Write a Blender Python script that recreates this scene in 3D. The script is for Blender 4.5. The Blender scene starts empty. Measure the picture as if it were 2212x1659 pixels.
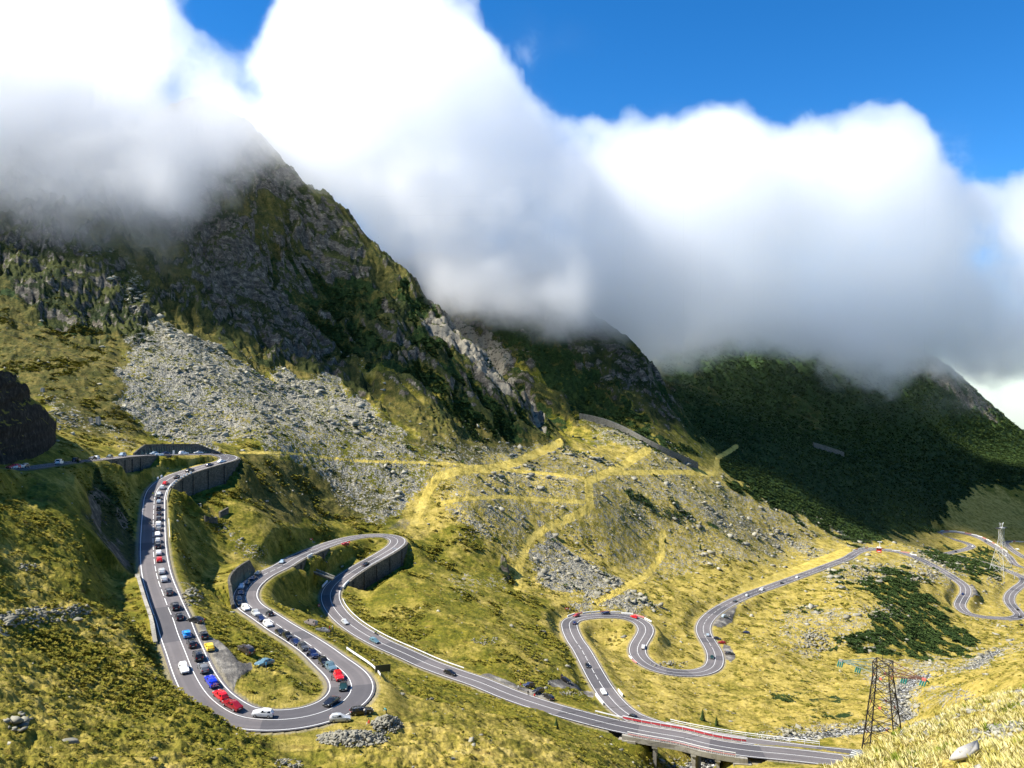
import bpy, bmesh, math, random
import numpy as np
from mathutils import Vector, Matrix
random.seed(7); rng = np.random.default_rng(7)
S = bpy.context.scene; COL = S.collection

# ------------------------------------------------------------------ camera, sky, sun, exposure
F, CX, HY = 1700.0, 1106.0, 800.0          # focal length, centre column and horizon row of a 2212 px wide view
cam = bpy.data.cameras.new("camera"); camo = bpy.data.objects.new("camera", cam); COL.objects.link(camo)
cam.sensor_width = 36.0; cam.lens = 36.0 * F / 2212.0
cam.shift_y = -(829.5 - HY) / 2212.0
cam.clip_start = 0.5; cam.clip_end = 60000
camo.rotation_euler = (math.radians(90), 0, 0); S.camera = camo

SUN_EL, SUN_AZ = 49.0, -96.0               # azimuth from +Y towards +X
wd = bpy.data.worlds.new("World"); S.world = wd; wd.use_nodes = True
nt = wd.node_tree; nt.nodes.clear()
sky = nt.nodes.new("ShaderNodeTexSky"); sky.sky_type = 'NISHITA'; sky.sun_disc = False
sky.sun_elevation = math.radians(SUN_EL); sky.sun_rotation = math.radians(SUN_AZ)
sky.altitude = 2000; sky.air_density = 1.0; sky.dust_density = 0.0; sky.ozone_density = 7.0
hs = nt.nodes.new("ShaderNodeHueSaturation"); hs.inputs["Saturation"].default_value = 1.24
bg = nt.nodes.new("ShaderNodeBackground"); bg.inputs[1].default_value = 0.10
ow = nt.nodes.new("ShaderNodeOutputWorld")
nt.links.new(sky.outputs[0], hs.inputs["Color"]); nt.links.new(hs.outputs[0], bg.inputs[0]); nt.links.new(bg.outputs[0], ow.inputs[0])
sl = bpy.data.lights.new("sun", 'SUN'); sl.energy = 5.0; sl.angle = math.radians(0.5); sl.color = (1.0, 0.95, 0.86)
so = bpy.data.objects.new("sun", sl); COL.objects.link(so)
el, az = math.radians(SUN_EL), math.radians(SUN_AZ)
sdir = Vector((math.cos(el) * math.sin(az), math.cos(el) * math.cos(az), math.sin(el)))
so.rotation_euler = sdir.to_track_quat('Z', 'Y').to_euler()
S.view_settings.view_transform = 'Standard'; S.view_settings.look = 'None'
S.view_settings.exposure = 1.05; S.view_settings.gamma = 1.0
cy = S.cycles
cy.max_bounces = 14; cy.volume_bounces = 12; cy.diffuse_bounces = 2; cy.glossy_bounces = 2; cy.transparent_max_bounces = 8
cy.volume_step_rate = 2.5; cy.volume_max_steps = 256; cy.use_denoising = True

# ------------------------------------------------------------------ helpers
def W(px, py, Y): return Vector(((px - CX) / F * Y, Y, -(py - HY) / F * Y))
def tag(o, label=None, cat=None, group=None, kind=None):
    if label: o["label"] = label
    if cat: o["category"] = cat
    if group: o["group"] = group
    if kind: o["kind"] = kind
    return o
def link(name, me, mat=None, parent=None):
    o = bpy.data.objects.new(name, me); COL.objects.link(o)
    if mat is not None: me.materials.append(mat)
    if parent is not None: o.parent = parent
    return o
def mesh_np(name, V, Q, mat=None, parent=None, smooth=False):
    """V (n,3) float, Q (m,k) int with constant k"""
    me = bpy.data.meshes.new(name); V = np.asarray(V, np.float32); Q = np.asarray(Q, np.int32)
    k = Q.shape[1]; me.vertices.add(len(V)); me.vertices.foreach_set("co", V.ravel())
    me.loops.add(Q.size); me.loops.foreach_set("vertex_index", Q.ravel())
    me.polygons.add(len(Q)); me.polygons.foreach_set("loop_start", np.arange(0, Q.size, k, dtype=np.int32))
    if smooth: me.polygons.foreach_set("use_smooth", np.ones(len(Q), bool))
    me.update(calc_edges=True); me.validate(verbose=False) if False else None
    return link(name, me, mat, parent)
def smooth(a, b, x): t = np.clip((x - a) / (b - a), 0, 1); return t * t * (3 - 2 * t)
def _h(ix, iy, s):
    h = (ix.astype(np.int64) * 374761393 + iy.astype(np.int64) * 668265263 + s * 1442695041) & 0xFFFFFFFF
    h = ((h ^ (h >> 13)) * 1274126177) & 0xFFFFFFFF
    return (h ^ (h >> 16)) & 0xFFFF
def pn(x, y, s=0):
    ix = np.floor(x); iy = np.floor(y); fx = x - ix; fy = y - iy
    ix = ix.astype(np.int64); iy = iy.astype(np.int64)
    def g(dx, dy):
        a = _h(ix + dx, iy + dy, s) * (2 * np.pi / 65536.0)
        return np.cos(a) * (fx - dx) + np.sin(a) * (fy - dy)
    u = fx * fx * fx * (fx * (fx * 6 - 15) + 10); v = fy * fy * fy * (fy * (fy * 6 - 15) + 10)
    return ((g(0, 0) * (1 - u) + g(1, 0) * u) * (1 - v) + (g(0, 1) * (1 - u) + g(1, 1) * u) * v) * 1.5
def fbm(x, y, o=4, s=0, gain=0.5):
    r = 0; a = 1.0
    for i in range(o): r = r + a * pn(x, y, s + i * 17); x = x * 2.03 + 5.1; y = y * 2.03 - 3.7; a *= gain
    return r
def ridged(x, y, o=4, s=0, gain=0.5):
    r = 0; a = 1.0
    for i in range(o): r = r + a * (1 - np.abs(pn(x, y, s + i * 13)) * 2); x = x * 2.1 + 1.3; y = y * 2.1 + 4.2; a *= gain
    return r

# ------------------------------------------------------------------ road centre lines (view column, row) with drop below the viewpoint at key points
R1 = [(-230,1000),(-150,1005),(-60,1010),(0,1014),(40,1013),(87,1007),(129,1001),(174,996),(218,992),(273,986),(322,983),(372,981.7),(422,981),(459,981),(486,983.5),(497,988.5),(486,996),(459,1002.5),(422,1013),(384,1025.6),(360,1038),(343,1054),(335,1071.5),(332,1101),(331,1131),(330.6,1168),(332,1200),(336,1230),(342,1255),(351,1280),(362,1309.6),(374.5,1339),(383,1366),(398,1403),(413,1440),(428,1472),(448,1502),(473,1524),(497.5,1540),(522,1550),(559.5,1556),(597,1556),(646,1552),(696,1539),(733,1522),(754,1502),(760,1482),(754,1465),(740.5,1450),(716,1430),(683.5,1403),(646,1378),(609,1356),(572,1331),(542,1311),(531,1296),(530,1284),(537,1269),(552,1254),(577,1238),(604,1225.5),(640,1204),(689.5,1183),(739,1166.6),(776,1159),(813.5,1156),(843,1158),(858,1164),(858,1174),(843,1186.5),(813.5,1204),(776,1225),(744,1246),(724,1263),(714,1281),(715.5,1300.6),(729,1323),(751.5,1345),(784,1367.5),(826,1390),(875.5,1412),(925,1434.5),(987,1457),(1032,1472),(1106,1502),(1181,1527),(1255,1548),(1329.5,1566.6),(1404,1581.5),(1478,1594),(1524,1606),(1598.6,1619),(1698,1629),(1762.6,1636),(1860,1648),(1950,1658)]
K1 = {(-230,1000):19.5,(-150,1005):22.5,(-60,1010):25.5,(0,1014):28.5,(486,983.5):41,(343,1054):48.3,(332,1200):56,(413,1440):61,(559.5,1556):65,(760,1482):67.5,(646,1378):70,(530,1284):74.5,(604,1225.5):79,(739,1166.6):83,(843,1158):85.5,(776,1225):91,(714,1281):94.5,(784,1367.5):98.5,(987,1457):102,(1255,1548):106,(1762.6,1636):111,(1950,1658):113}
R2 = [(1950,1648),(1860,1634),(1762,1624),(1698,1616),(1598,1603),(1524,1591),(1450,1576),(1400,1562),(1368,1549),(1345.6,1534.5),(1320.7,1509.7),(1301,1482.5),(1286,1457.7),(1271,1430),(1256,1403),(1241,1381),(1231,1358),(1231,1343.6),(1244,1336),(1276,1330.7),(1313,1329),(1350.5,1331.7),(1375,1338.6),(1391,1349.8),(1395,1363.5),(1387.7,1378.3),(1379,1393),(1376.5,1408),(1385,1423),(1405,1437.8),(1437,1449),(1474.6,1454),(1511.7,1452),(1536.5,1442.8),(1545,1428),(1542.7,1408),(1531.6,1388),(1521.7,1371),(1519,1356),(1526.6,1338.6),(1549,1318.8),(1583.6,1299),(1623,1281.6),(1673,1264),(1738,1240.5),(1787.5,1222),(1832,1204.6),(1852,1192.5),(1874,1187),(1911.5,1188.5),(1948.7,1194.6),(1986,1207),(2023,1225.7),(2060,1248),(2082.6,1265),(2086,1280),(2077.7,1295),(2074,1310),(2090,1324.8),(2122,1332),(2159.6,1335),(2191.8,1334.8),(2203,1328.6),(2194,1317.5),(2180.6,1300),(2182,1285),(2196.7,1270),(2211.6,1258),(2209,1247),(2121,1214),(2070,1201),(2045,1197),(2064,1191.6),(2087,1186),(2099,1179.5),(2087,1172.6),(2060,1165),(2031,1156),(2031.5,1150),(2064,1149.5),(2107.6,1158.8),(2147,1179.5),(2176.7,1200),(2202.6,1224),(2250,1232),(2260,1222),(2212,1203.7),(2176.7,1179.5),(2171.5,1172.6),(2185,1169),(2212,1170),(2300,1172)]
K2 = {(1950,1648):116,(1762,1624):116.5,(1368,1549):117.5,(1286,1457.7):119.8,(1231,1343.6):122.5,(1313,1329):124.5,(1395,1363.5):127,(1376.5,1408):129.5,(1474.6,1454):134,(1545,1428):137.5,(1519,1356):141,(1583.6,1299):146,(1738,1240.5):156,(1874,1187):166,(2023,1225.7):177,(2086,1280):182,(2074,1310):184,(2191.8,1334.8):191,(2182,1285):195,(2211.6,1258):200,(2121,1214):208,(2045,1197):212,(2099,1179.5):217,(2060,1165):220,(2031.5,1150):223,(2107.6,1158.8):227,(2202.6,1224):236,(2260,1222):240,(2176.7,1179.5):245,(2300,1172):255}
def solve_road(P, K):
    P = np.array(P, float); n = len(P)
    ki = [i for i in range(n) if tuple(P[i]) in {tuple(map(float, k)) for k in K}]
    kd = [K[k] for i in ki for k in K if tuple(map(float, k)) == tuple(P[i])]
    s = np.r_[0, np.cumsum(np.hypot(*np.diff(P, axis=0).T))]
    for _ in range(8):
        d = np.interp(s, s[ki], kd); Y = F * d / (P[:, 1] - HY); X = (P[:, 0] - CX) / F * Y
        s = np.r_[0, np.cumsum(np.hypot(np.diff(X), np.diff(Y)))]
    return np.c_[X, Y, -d]
def catmull(P, step=1.5):
    out = []; n = len(P)
    for i in range(n - 1):
        p0, p1, p2, p3 = P[max(i-1, 0)], P[i], P[i+1], P[min(i+2, n-1)]
        L = np.linalg.norm(p2 - p1); m = max(2, int(L / step)); t = (np.arange(m) / m)[:, None]
        t1 = max(np.linalg.norm(p1-p0), 1e-3) ** .5; t2 = max(L, 1e-3) ** .5; t3 = max(np.linalg.norm(p3-p2), 1e-3) ** .5
        m1 = (p1-p0)/t1 - (p2-p0)/(t1+t2) + (p2-p1)/t2 if i > 0 else (p2-p1)/t2
        m2 = (p2-p1)/t2 - (p3-p1)/(t2+t3) + (p3-p2)/t3 if i < n-2 else (p2-p1)/t2
        m1 = m1*t2; m2 = m2*t2
        out.append((2*t**3-3*t**2+1)*p1 + (t**3-2*t**2+t)*m1 + (-2*t**3+3*t**2)*p2 + (t**3-t**2)*m2)
    out.append(P[-1:]); out = np.vstack(out)
    # relax kinks a little, resample evenly
    for _ in range(3): out[1:-1] = out[1:-1]*.5 + (out[:-2] + out[2:])*.25
    s = np.r_[0, np.cumsum(np.linalg.norm(np.diff(out[:, :2], axis=0), axis=1))]
    q = np.arange(0, s[-1], step); r = np.c_[np.interp(q, s, out[:, 0]), np.interp(q, s, out[:, 1]), np.interp(q, s, out[:, 2])]
    if len(r) < 12: return r
    z = r[:, 2]; k = np.ones(9) / 9; r[4:-4, 2] = np.convolve(z, k, 'valid')
    return r
r1c = solve_road(R1, K1); r2c = solve_road(R2, K2)
road1 = catmull(r1c); road2 = catmull(r2c)
def project(P): P = np.asarray(P); return np.c_[CX + F * P[:, 0] / P[:, 1], HY - F * P[:, 2] / P[:, 1]]
def normals2(P):
    t = np.gradient(P[:, :2], axis=0); t /= np.linalg.norm(t, axis=1)[:, None] + 1e-9
    return np.c_[t[:, 1], -t[:, 0]]          # to the right of travel
pr1 = project(road1); pr2 = project(road2)
def near_idx(pr, px, py, lo=0, hi=None):
    d = np.hypot(pr[:, 0]-px, pr[:, 1]-py); return int(np.argmin(d))
# half widths
hw1 = np.full(len(road1), 3.75); hw2 = np.full(len(road2), 3.75)
a, b = near_idx(pr1, 448, 1502), near_idx(pr1, 716, 1430)
ii = np.arange(len(road1)); hw1 += 0.9 * smooth(a-12, a+18, ii) * (1 - smooth(b-18, b+12, ii))

# ------------------------------------------------------------------ terrain: smooth surface through surveyed points (column, row, distance)
CT = [
 # viewpoint slope and bottom right foreground
 (1106,1950,6),(1106,1950,20),(1106,1930,60),(1106,1820,110),(600,2000,10),(600,2000,40),(0,1900,10),(0,1880,35),(-600,1800,30),(-600,1600,80),
 (1500,2000,5),(1500,1950,12),(1500,1900,30),(1500,1850,80),(1500,1760,150),(1780,1690,10),(1780,1780,30),(1760,1790,80),(1750,1740,150),
 (1850,1659,11),(1880,1622,14),(1960,1580,15),(2040,1548,16),(2120,1515,16),(2212,1495,15),(2212,1700,5),(2100,1740,5),(2212,1600,9),(2100,1620,10),(2000,1640,10),
 (1900,1668,40),(1900,1680,70),(1900,1640,110),(1900,1640,150),(2040,1640,40),(2040,1600,90),(2060,1560,150),(2200,1560,40),(2200,1530,90),(2200,1490,150),
 (2800,1400,15),(2800,1400,60),(2800,1350,200),(2800,1300,400),(2800,1150,700),
 # right bank and stream
 (2010,1495,310),(2080,1480,250),(2212,1440,280),(2212,1410,380),(1990,1575,250),(1950,1530,303),(1990,1462,348),(2105,1438,385),(2212,1395,443),(1650,1592,269),(1800,1580,283),(1900,1572,290),
 (1480,1659,240),(1430,1680,215),(1400,1760,180),(1580,1625,255),
 # bottom left hill
 (0,1659,78),(250,1659,86),(480,1650,104),(600,1659,118),(700,1659,128),(0,1500,100),(200,1540,112),(380,1560,122),(450,1530,136),(330,1440,142),(200,1400,146),(0,1400,122),
 (300,1330,175),(150,1300,162),(0,1300,142),(0,1200,163),(150,1200,186),(280,1260,205),(0,1100,188),(0,1060,208),(120,1090,214),(170,1040,242),(0,1045,222),(220,1150,240),(265,1110,262),(285,1200,228),(230,1070,268),(240,1030,290),(-300,1100,160),(-300,1200,142),(-300,1300,122),(-300,1500,88),(-300,1600,72),
 # fan below first bend, rock heap
 (760,1590,142),(900,1600,145),(1000,1659,138),(640,1610,138),(840,1500,170),(900,1512,172),(1000,1540,176),(1100,1565,178),(1200,1608,178),(1290,1659,172),(1200,1578,212),(1050,1530,205),(1320,1640,200),(950,1490,210),(860,1450,215),(800,1420,215),
 # inside of first bend
 (470,1380,180),(500,1400,177.5),(540,1440,168),(500,1470,160),(560,1500,156),(620,1500,158.5),(600,1450,169),(650,1470,166),(560,1400,180),(600,1400,186),(500,1350,193),(560,1360,203),(470,1340,197),(430,1260,240),(470,1300,225),(400,1200,262),(450,1250,262),(400,1130,300),(470,1230,280),(480,1180,318),(430,1090,335),
 (520,1060,365),(540,1100,345),(600,1100,372),(560,1020,395),(620,1150,350),(700,1120,410),(560,1180,325),(420,1065,345),(500,1020,376),
 (720,1200,372),(650,1250,330),(620,1290,300),(680,1340,265),(780,1420,236),(700,1370,240),(790,1185,392),
 (400,992,372),(300,1010,322),(330,1005,330),(270,1040,300),
 # bowl below third bend
 (800,1250,352),(900,1220,385),(850,1300,330),(950,1350,310),(1000,1280,365),(1100,1400,300),(1100,1280,390),(1200,1400,330),(1150,1460,280),(1250,1490,285),(900,1180,410),(1000,1430,280),
 # slope above roads
 (880,1100,450),(930,1010,500),(1000,1100,455),(1100,1055,520),(1270,1065,560),(1200,1160,500),(1120,1180,460),(1110,1270,405),(1300,1260,460),(1400,1210,540),(1500,1110,640),(1600,1160,650),(1700,1200,680),(1550,1230,560),(1450,1290,470),(1450,1380,400),(1310,1390,375),(1340,1450,330),(1400,1490,310),(1500,1520,300),(1600,1480,340),(1650,1400,400),(1600,1360,440),(1440,1520,290),(1700,1540,300),(1800,1500,330),
 (1800,1150,780),(1540,1015,770),(1210,965,640),(1400,975,720),(1500,1000,760),(1650,945,960),(1900,1172,790),(1750,1100,800),
 (1800,1050,950),(2000,1100,1100),(2100,1060,1300),(2212,1010,1500),(1900,950,1300),(2000,1140,1000),(2050,1120,1150),(2150,1100,1250),(2212,1120,1260),(2212,1150,1180),
 (1750,1300,520),(1850,1290,520),(1900,1350,470),(1800,1400,430),(2000,1250,640),(2000,1300,580),(2050,1390,500),(2000,1430,430),(1850,1450,390),(2150,1370,540),(2212,1360,560),(1900,1230,650),(2130,1230,760),(2110,1300,640),(2140,1265,700),
 # left mountain foot
 (350,965,400),(500,950,430),(600,970,430),(700,950,480),(800,1000,480),(750,1060,450),(650,1050,420),(200,960,350),(150,930,360),(100,890,372),(0,850,400),(-300,850,380),(0,760,450),(200,850,420),(300,880,425),(500,850,485),(350,690,570),(200,740,500),(600,850,540),(450,780,520),
 (0,680,500),(200,650,560),(0,500,600),(200,500,640),(-300,500,600),(300,430,740),(500,500,740),(500,680,640),(600,780,600),(700,600,770),(700,800,610),(900,750,690),(850,880,580),(900,900,570),(1050,820,680),(1000,900,620),(1130,945,645),(780,700,710),
 (0,300,850),(200,300,850),(350,300,860),(430,215,960),(515,255,940),(560,290,930),(640,370,900),(735,440,860),(800,520,825),(880,590,800),(960,690,745),(1050,770,700),(1120,850,672),
 (-1500,1150,150),(-1500,1300,80),(-1500,1000,300),(-1500,900,500),(-800,1100,190),(-800,1350,120),(-1500,1800,20),(-800,1800,25),(-700,980,280),
 # behind first spur
 (430,420,1150),(600,520,1100),(735,600,1020),(880,720,940),(960,770,860),(1060,850,790),(1150,920,730),(200,400,1150),(-100,400,1150),
 # second spur
 (1050,650,1000),(1150,745,900),(1200,850,830),(1130,620,1080),(1190,610,1060),(1250,655,1000),(1320,710,960),(1400,770,930),(1440,840,890),(1480,915,850),(1300,800,890),(1350,900,800),(900,560,1180),(1000,560,1150),
 (1250,760,1150),(1400,850,1060),(1480,930,950),(1560,960,930),(1130,740,1250),
 # third slope
 (1400,700,1500),(1500,720,1500),(1600,715,1550),(1850,715,1600),(1600,880,1250),(1500,850,1150),(1800,840,1420),(2000,785,1750),(2060,810,1800),(2130,865,1850),(2212,935,1900),(2300,990,1950),(2100,950,1650),(1700,950,1080),
 (1400,780,1900),(1700,780,2000),(2000,850,2100),(2212,985,2200),(2600,1060,1900),(2600,1060,2600),(1106,800,2600),(0,700,2200),(2212,1000,3000),(1700,850,3000),(2600,1080,1300),(2500,1150,1000),
]
def thin(R, k): return [(CX + F*p[0]/p[1], HY - F*p[2]/p[1], p[1]) for p in R[::k]]
sel1 = [(x, y, Y) for (x, y, Y) in thin(road1, 14) if not (1345 < x < 1640)]
sel2 = [(x, y, Y) for (x, y, Y) in thin(road2, 14) if not (1410 < x < 1640 and Y < 290)]
CTA = np.array(CT + sel1 + sel2, float)
def warp(px, Y): return np.stack([px / 700.0, 1.7 * np.log(Y)], -1)
cp = warp(CTA[:, 0], CTA[:, 2])
def U(r2): return 0.5 * r2 * np.log(r2 + 1e-12)
D2 = ((cp[:, None] - cp[None]) ** 2).sum(-1); n = len(cp)
A = np.zeros((n+3, n+3)); A[:n, :n] = U(D2) + np.eye(n) * 2e-4; A[:n, n] = 1; A[:n, n+1:] = cp; A[n:, :n] = A[:n, n:].T
wts = np.linalg.solve(A, np.r_[CTA[:, 1], 0, 0, 0])
def tps(px, Y):
    q = warp(px, Y).reshape(-1, 2); out = np.empty(len(q))
    for i in range(0, len(q), 20000):
        b = q[i:i+20000]; d = ((b[:, None] - cp[None]) ** 2).sum(-1); out[i:i+20000] = U(d) @ wts[:n] + wts[n] + b @ wts[n+1:]
    return out.reshape(px.shape)
# grid
pxs = np.r_[np.linspace(-1500, -130, 60)[:-1], np.linspace(-130, 2342, 1240), np.linspace(2342, 3700, 60)[1:]]
Ys = np.r_[np.geomspace(3, 40, 120)[:-1], np.linspace(40, 75, 50)[:-1], np.linspace(75, 150, 170)[:-1], np.linspace(150, 460, 480)[:-1], np.linspace(460, 1150, 470)[:-1], np.linspace(1150, 2000, 230)[:-1], np.geomspace(2000, 6000, 40)]
NC, NR = len(pxs), len(Ys)
cpx = np.r_[np.linspace(-1500, -150, 12)[:-1], np.linspace(-150, 2350, 130), np.linspace(2350, 3700, 12)[1:]]; cl = np.linspace(np.log(3), np.log(6000), 190)
CG = tps(*np.meshgrid(cpx, np.exp(cl), indexing='xy'))          # rows: Y, cols: px
def bil(G, gx, gy, x, y):
    i = np.clip(np.searchsorted(gx, x) - 1, 0, len(gx)-2); j = np.clip(np.searchsorted(gy, y) - 1, 0, len(gy)-2)
    a = np.clip((x - gx[i]) / (gx[i+1]-gx[i]), 0, 1); b = np.clip((y - gy[j]) / (gy[j+1]-gy[j]), 0, 1)
    return (G[j, i]*(1-a) + G[j, i+1]*a)*(1-b) + (G[j+1, i]*(1-a) + G[j+1, i+1]*a)*b
PX, YY = np.meshgrid(pxs, Ys); XX = (PX - CX) / F * YY
PY = bil(CG, cpx, cl, PX, np.log(YY)); PY = np.clip(PY, 100, 2300)
ZZ = -(PY - HY) / F * YY
far = smooth(2200, 3500, YY); ZZ = ZZ * (1-far) + far * (-450)

# ------------------------------------------------------------------ ground cover zones, drawn as outlines in view columns and rows and laid on the slope they cover
ZX, ZY, ZS = -200, 100, 4; ZW, ZH = 660, 420
gxx, gyy = np.meshgrid(ZX + np.arange(ZW) * ZS, ZY + np.arange(ZH) * ZS)
def poly(acc, pts, w=1.0, blur=2):
    p = np.array(pts, float); m = np.zeros((ZH, ZW), bool)
    for i in range(len(p)):
        x1, y1 = p[i]; x2, y2 = p[(i+1) % len(p)]
        if y1 == y2: continue
        c = ((gyy < y1) != (gyy < y2)) & (gxx < (x2-x1) * (gyy-y1) / (y2-y1) + x1); m ^= c
    m = m.astype(float)
    for _ in range(blur):
        q = np.pad(m, 1, mode='edge'); m = (q[:-2, 1:-1] + q[2:, 1:-1] + q[1:-1, :-2] + q[1:-1, 2:] + q[1:-1, 1:-1] * 2) / 6
    np.maximum(acc, m * w, out=acc)
scree, rock, shrub, dry, grav = (np.zeros((ZH, ZW)) for _ in range(5))
dry[:] = 0.2
# rock
poly(rock, [(-200,470),(120,480),(250,520),(270,600),(350,690),(280,730),(180,730),(100,690),(40,650),(0,600),(-200,560)], .66, 3)
poly(rock, [(-200,100),(430,100),(430,215),(515,255),(560,290),(640,370),(600,430),(480,420),(360,400),(300,480),(-200,480)], .55, 4)
poly(rock, [(360,400),(480,420),(560,560),(640,640),(760,780),(680,806),(560,740),(470,680),(400,560),(330,480)], .72, 3)
poly(rock, [(560,360),(740,425),(800,540),(820,600),(700,580),(620,500)], .6, 3)
poly(rock, [(905,655),(960,690),(1065,705),(1115,790),(1105,870),(1060,860),(1000,770),(920,705)], 1.0, 2)
poly(rock, [(1130,865),(1160,860),(1190,930),(1170,945),(1130,900)], 1.0, 1)
poly(rock, [(840,600),(880,640),(900,720),(870,760),(820,700)], .6, 2)
poly(rock, [(600,700),(700,740),(860,850),(900,900),(840,840),(700,800)], .6, 2)
poly(rock, [(1160,610),(1250,640),(1330,720),(1400,770),(1480,900),(1430,930),(1350,840),(1250,760),(1150,690)], .62, 3)
poly(rock, [(2010,780),(2130,860),(2180,910),(2150,915),(2080,870),(2000,810)], .9, 2)
poly(rock, [(1680,850),(1760,880),(1790,920),(1760,930),(1700,890)], .55, 3)
poly(rock, [(205,1050),(240,1080),(300,1180),(290,1215),(240,1200),(190,1110)], .75, 2)
poly(rock, [(1070,1200),(1090,1225),(1110,1260),(1095,1262),(1070,1230)], .8, 1)
# scree
poly(scree, [(350,688),(420,720),(520,790),(640,815),(720,815),(780,870),(860,920),(925,985),(945,1040),(870,1100),(800,1130),(740,1100),(650,1000),(560,965),(420,965),(330,940),(262,870),(250,800),(290,720)], .95, 3)
poly(scree, [(240,540),(290,560),(300,640),(350,690),(330,690),(270,640),(240,580)], .6, 2)
poly(scree, [(960,1090),(1060,1085),(1120,1110),(1135,1180),(1110,1215),(1040,1150),(980,1120)], .62, 3)
poly(scree, [(1155,1130),(1200,1155),(1300,1225),(1355,1268),(1310,1305),(1270,1310),(1205,1285),(1160,1235)], .95, 2)
poly(scree, [(1300,1300),(1360,1272),(1415,1290),(1440,1315),(1380,1324),(1310,1318)], .95, 2)
poly(scree, [(880,960),(1200,960),(1300,990),(1500,1010),(1600,1080),(1760,1160),(1700,1200),(1500,1240),(1380,1260),(1200,1130),(1000,1130),(900,1050)], .5, 4)
poly(scree, [(1250,905),(1330,930),(1500,1000),(1480,1010),(1300,960)], .6, 2)
poly(scree, [(1390,1010),(1560,1100),(1800,1190),(1760,1205),(1560,1150),(1380,1060)], .66, 3)
poly(scree, [(1540,1020),(1640,1080),(1900,1175),(1860,1180),(1640,1115),(1545,1050)], .66, 2)
poly(scree, [(1950,1195),(2000,1190),(2090,1240),(2050,1270),(1990,1240)], .6, 2)
poly(scree, [(1780,1190),(1960,1215),(1990,1240),(1900,1260),(1810,1265),(1770,1250)], .5, 3)
poly(scree, [(1700,1300),(1880,1320),(1940,1390),(1900,1420),(1800,1400),(1740,1420),(1680,1370)], .5, 3)
poly(scree, [(1380,1000),(1400,990),(1510,1000),(1500,1010)], .7, 1)
poly(scree, [(100,860),(200,900),(300,960),(270,970),(180,930),(90,880)], .45, 2)
poly(scree, [(1990,1480),(2130,1485),(2110,1530),(2000,1530),(1975,1500)], .5, 3)
poly(scree, [(2090,1560),(2260,1490),(2260,1680),(1990,1680)], .5, 3)
poly(scree, [(1130,1250),(1000,1300),(950,1270),(1000,1230)], .35, 3)
poly(scree, [(1850,1450),(1960,1430),(2100,1415),(2212,1380),(2212,1400),(2110,1440),(1980,1470),(1960,1570),(1700,1600),(1640,1600),(1640,1580),(1900,1560),(1940,1520)], .55, 2)
poly(scree, [(60,1330),(180,1300),(190,1330),(90,1370),(0,1370),(0,1340)], .4, 2)
poly(scree, [(370,1270),(420,1290),(420,1310),(390,1320)], .6, 1)
poly(scree, [(480,1130),(560,1190),(600,1220),(580,1225),(500,1170)], .5, 1)
# dark heath on the higher grass slopes
for pg in ([(-200,690),(100,700),(260,740),(260,860),(330,950),(200,960),(100,880),(-200,850)], [(400,690),(560,740),(720,815),(640,815),(480,770)], [(760,840),(1000,880),(1200,950),(1000,1000),(930,980),(860,900)], [(520,980),(700,1010),(860,1090),(800,1130),(600,1130),(500,1050)]):
    poly(rock, pg, .17, 3)
# dwarf pine
poly(shrub, [(420,440),(560,560),(880,600),(1010,690),(1230,900),(1210,945),(1140,960),(1000,900),(880,830),(700,720),(560,600),(440,520)], .62, 3)
poly(shrub, [(980,800),(1120,900),(1130,955),(1060,930),(960,850)], .85, 2)
poly(shrub, [(-200,560),(150,600),(340,690),(300,720),(150,730),(0,660)], .5, 3)
poly(shrub, [(1010,620),(1150,650),(1300,780),(1420,940),(1330,930),(1240,900),(1100,760)], .7, 3)
poly(shrub, [(1390,700),(2300,700),(2300,1065),(2120,1050),(2040,1110),(2020,1145),(1960,1160),(1850,1172),(1700,1118),(1580,1040),(1540,970),(1480,930),(1400,830)], .93, 2)
poly(shrub, [(1290,890),(1400,930),(1530,1000),(1540,1020),(1480,1000),(1320,930)], .6, 2)
poly(shrub, [(1350,1050),(1420,1070),(1620,1180),(1600,1190),(1480,1140),(1350,1080)], .45, 3)
poly(shrub, [(1790,1248),(1880,1240),(1900,1228),(1960,1232),(2000,1265),(2050,1330),(2120,1395),(2100,1412),(2000,1425),(1930,1395),(1880,1350),(1895,1310),(1870,1285),(1810,1268)], .78, 2)
poly(shrub, [(1800,1372),(1850,1362),(2000,1385),(2050,1400),(2000,1428),(1900,1420),(1800,1410)], .74, 2)
poly(shrub, [(1990,1188),(2060,1190),(2140,1212),(2180,1250),(2100,1245),(2010,1212)], .95, 1)
poly(shrub, [(2080,1178),(2140,1182),(2160,1205),(2110,1205)], .9, 1)
poly(shrub, [(1660,1480),(1780,1480),(1880,1540),(1800,1570),(1700,1540)], .42, 4)
poly(shrub, [(0,840),(60,870),(110,950),(0,930)], .5, 2)
poly(shrub, [(200,1000),(300,1100),(310,1230),(270,1200),(210,1080)], .6, 2)
poly(shrub, [(940,850),(1040,920),(1060,950),(900,900)], .5, 2)
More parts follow.
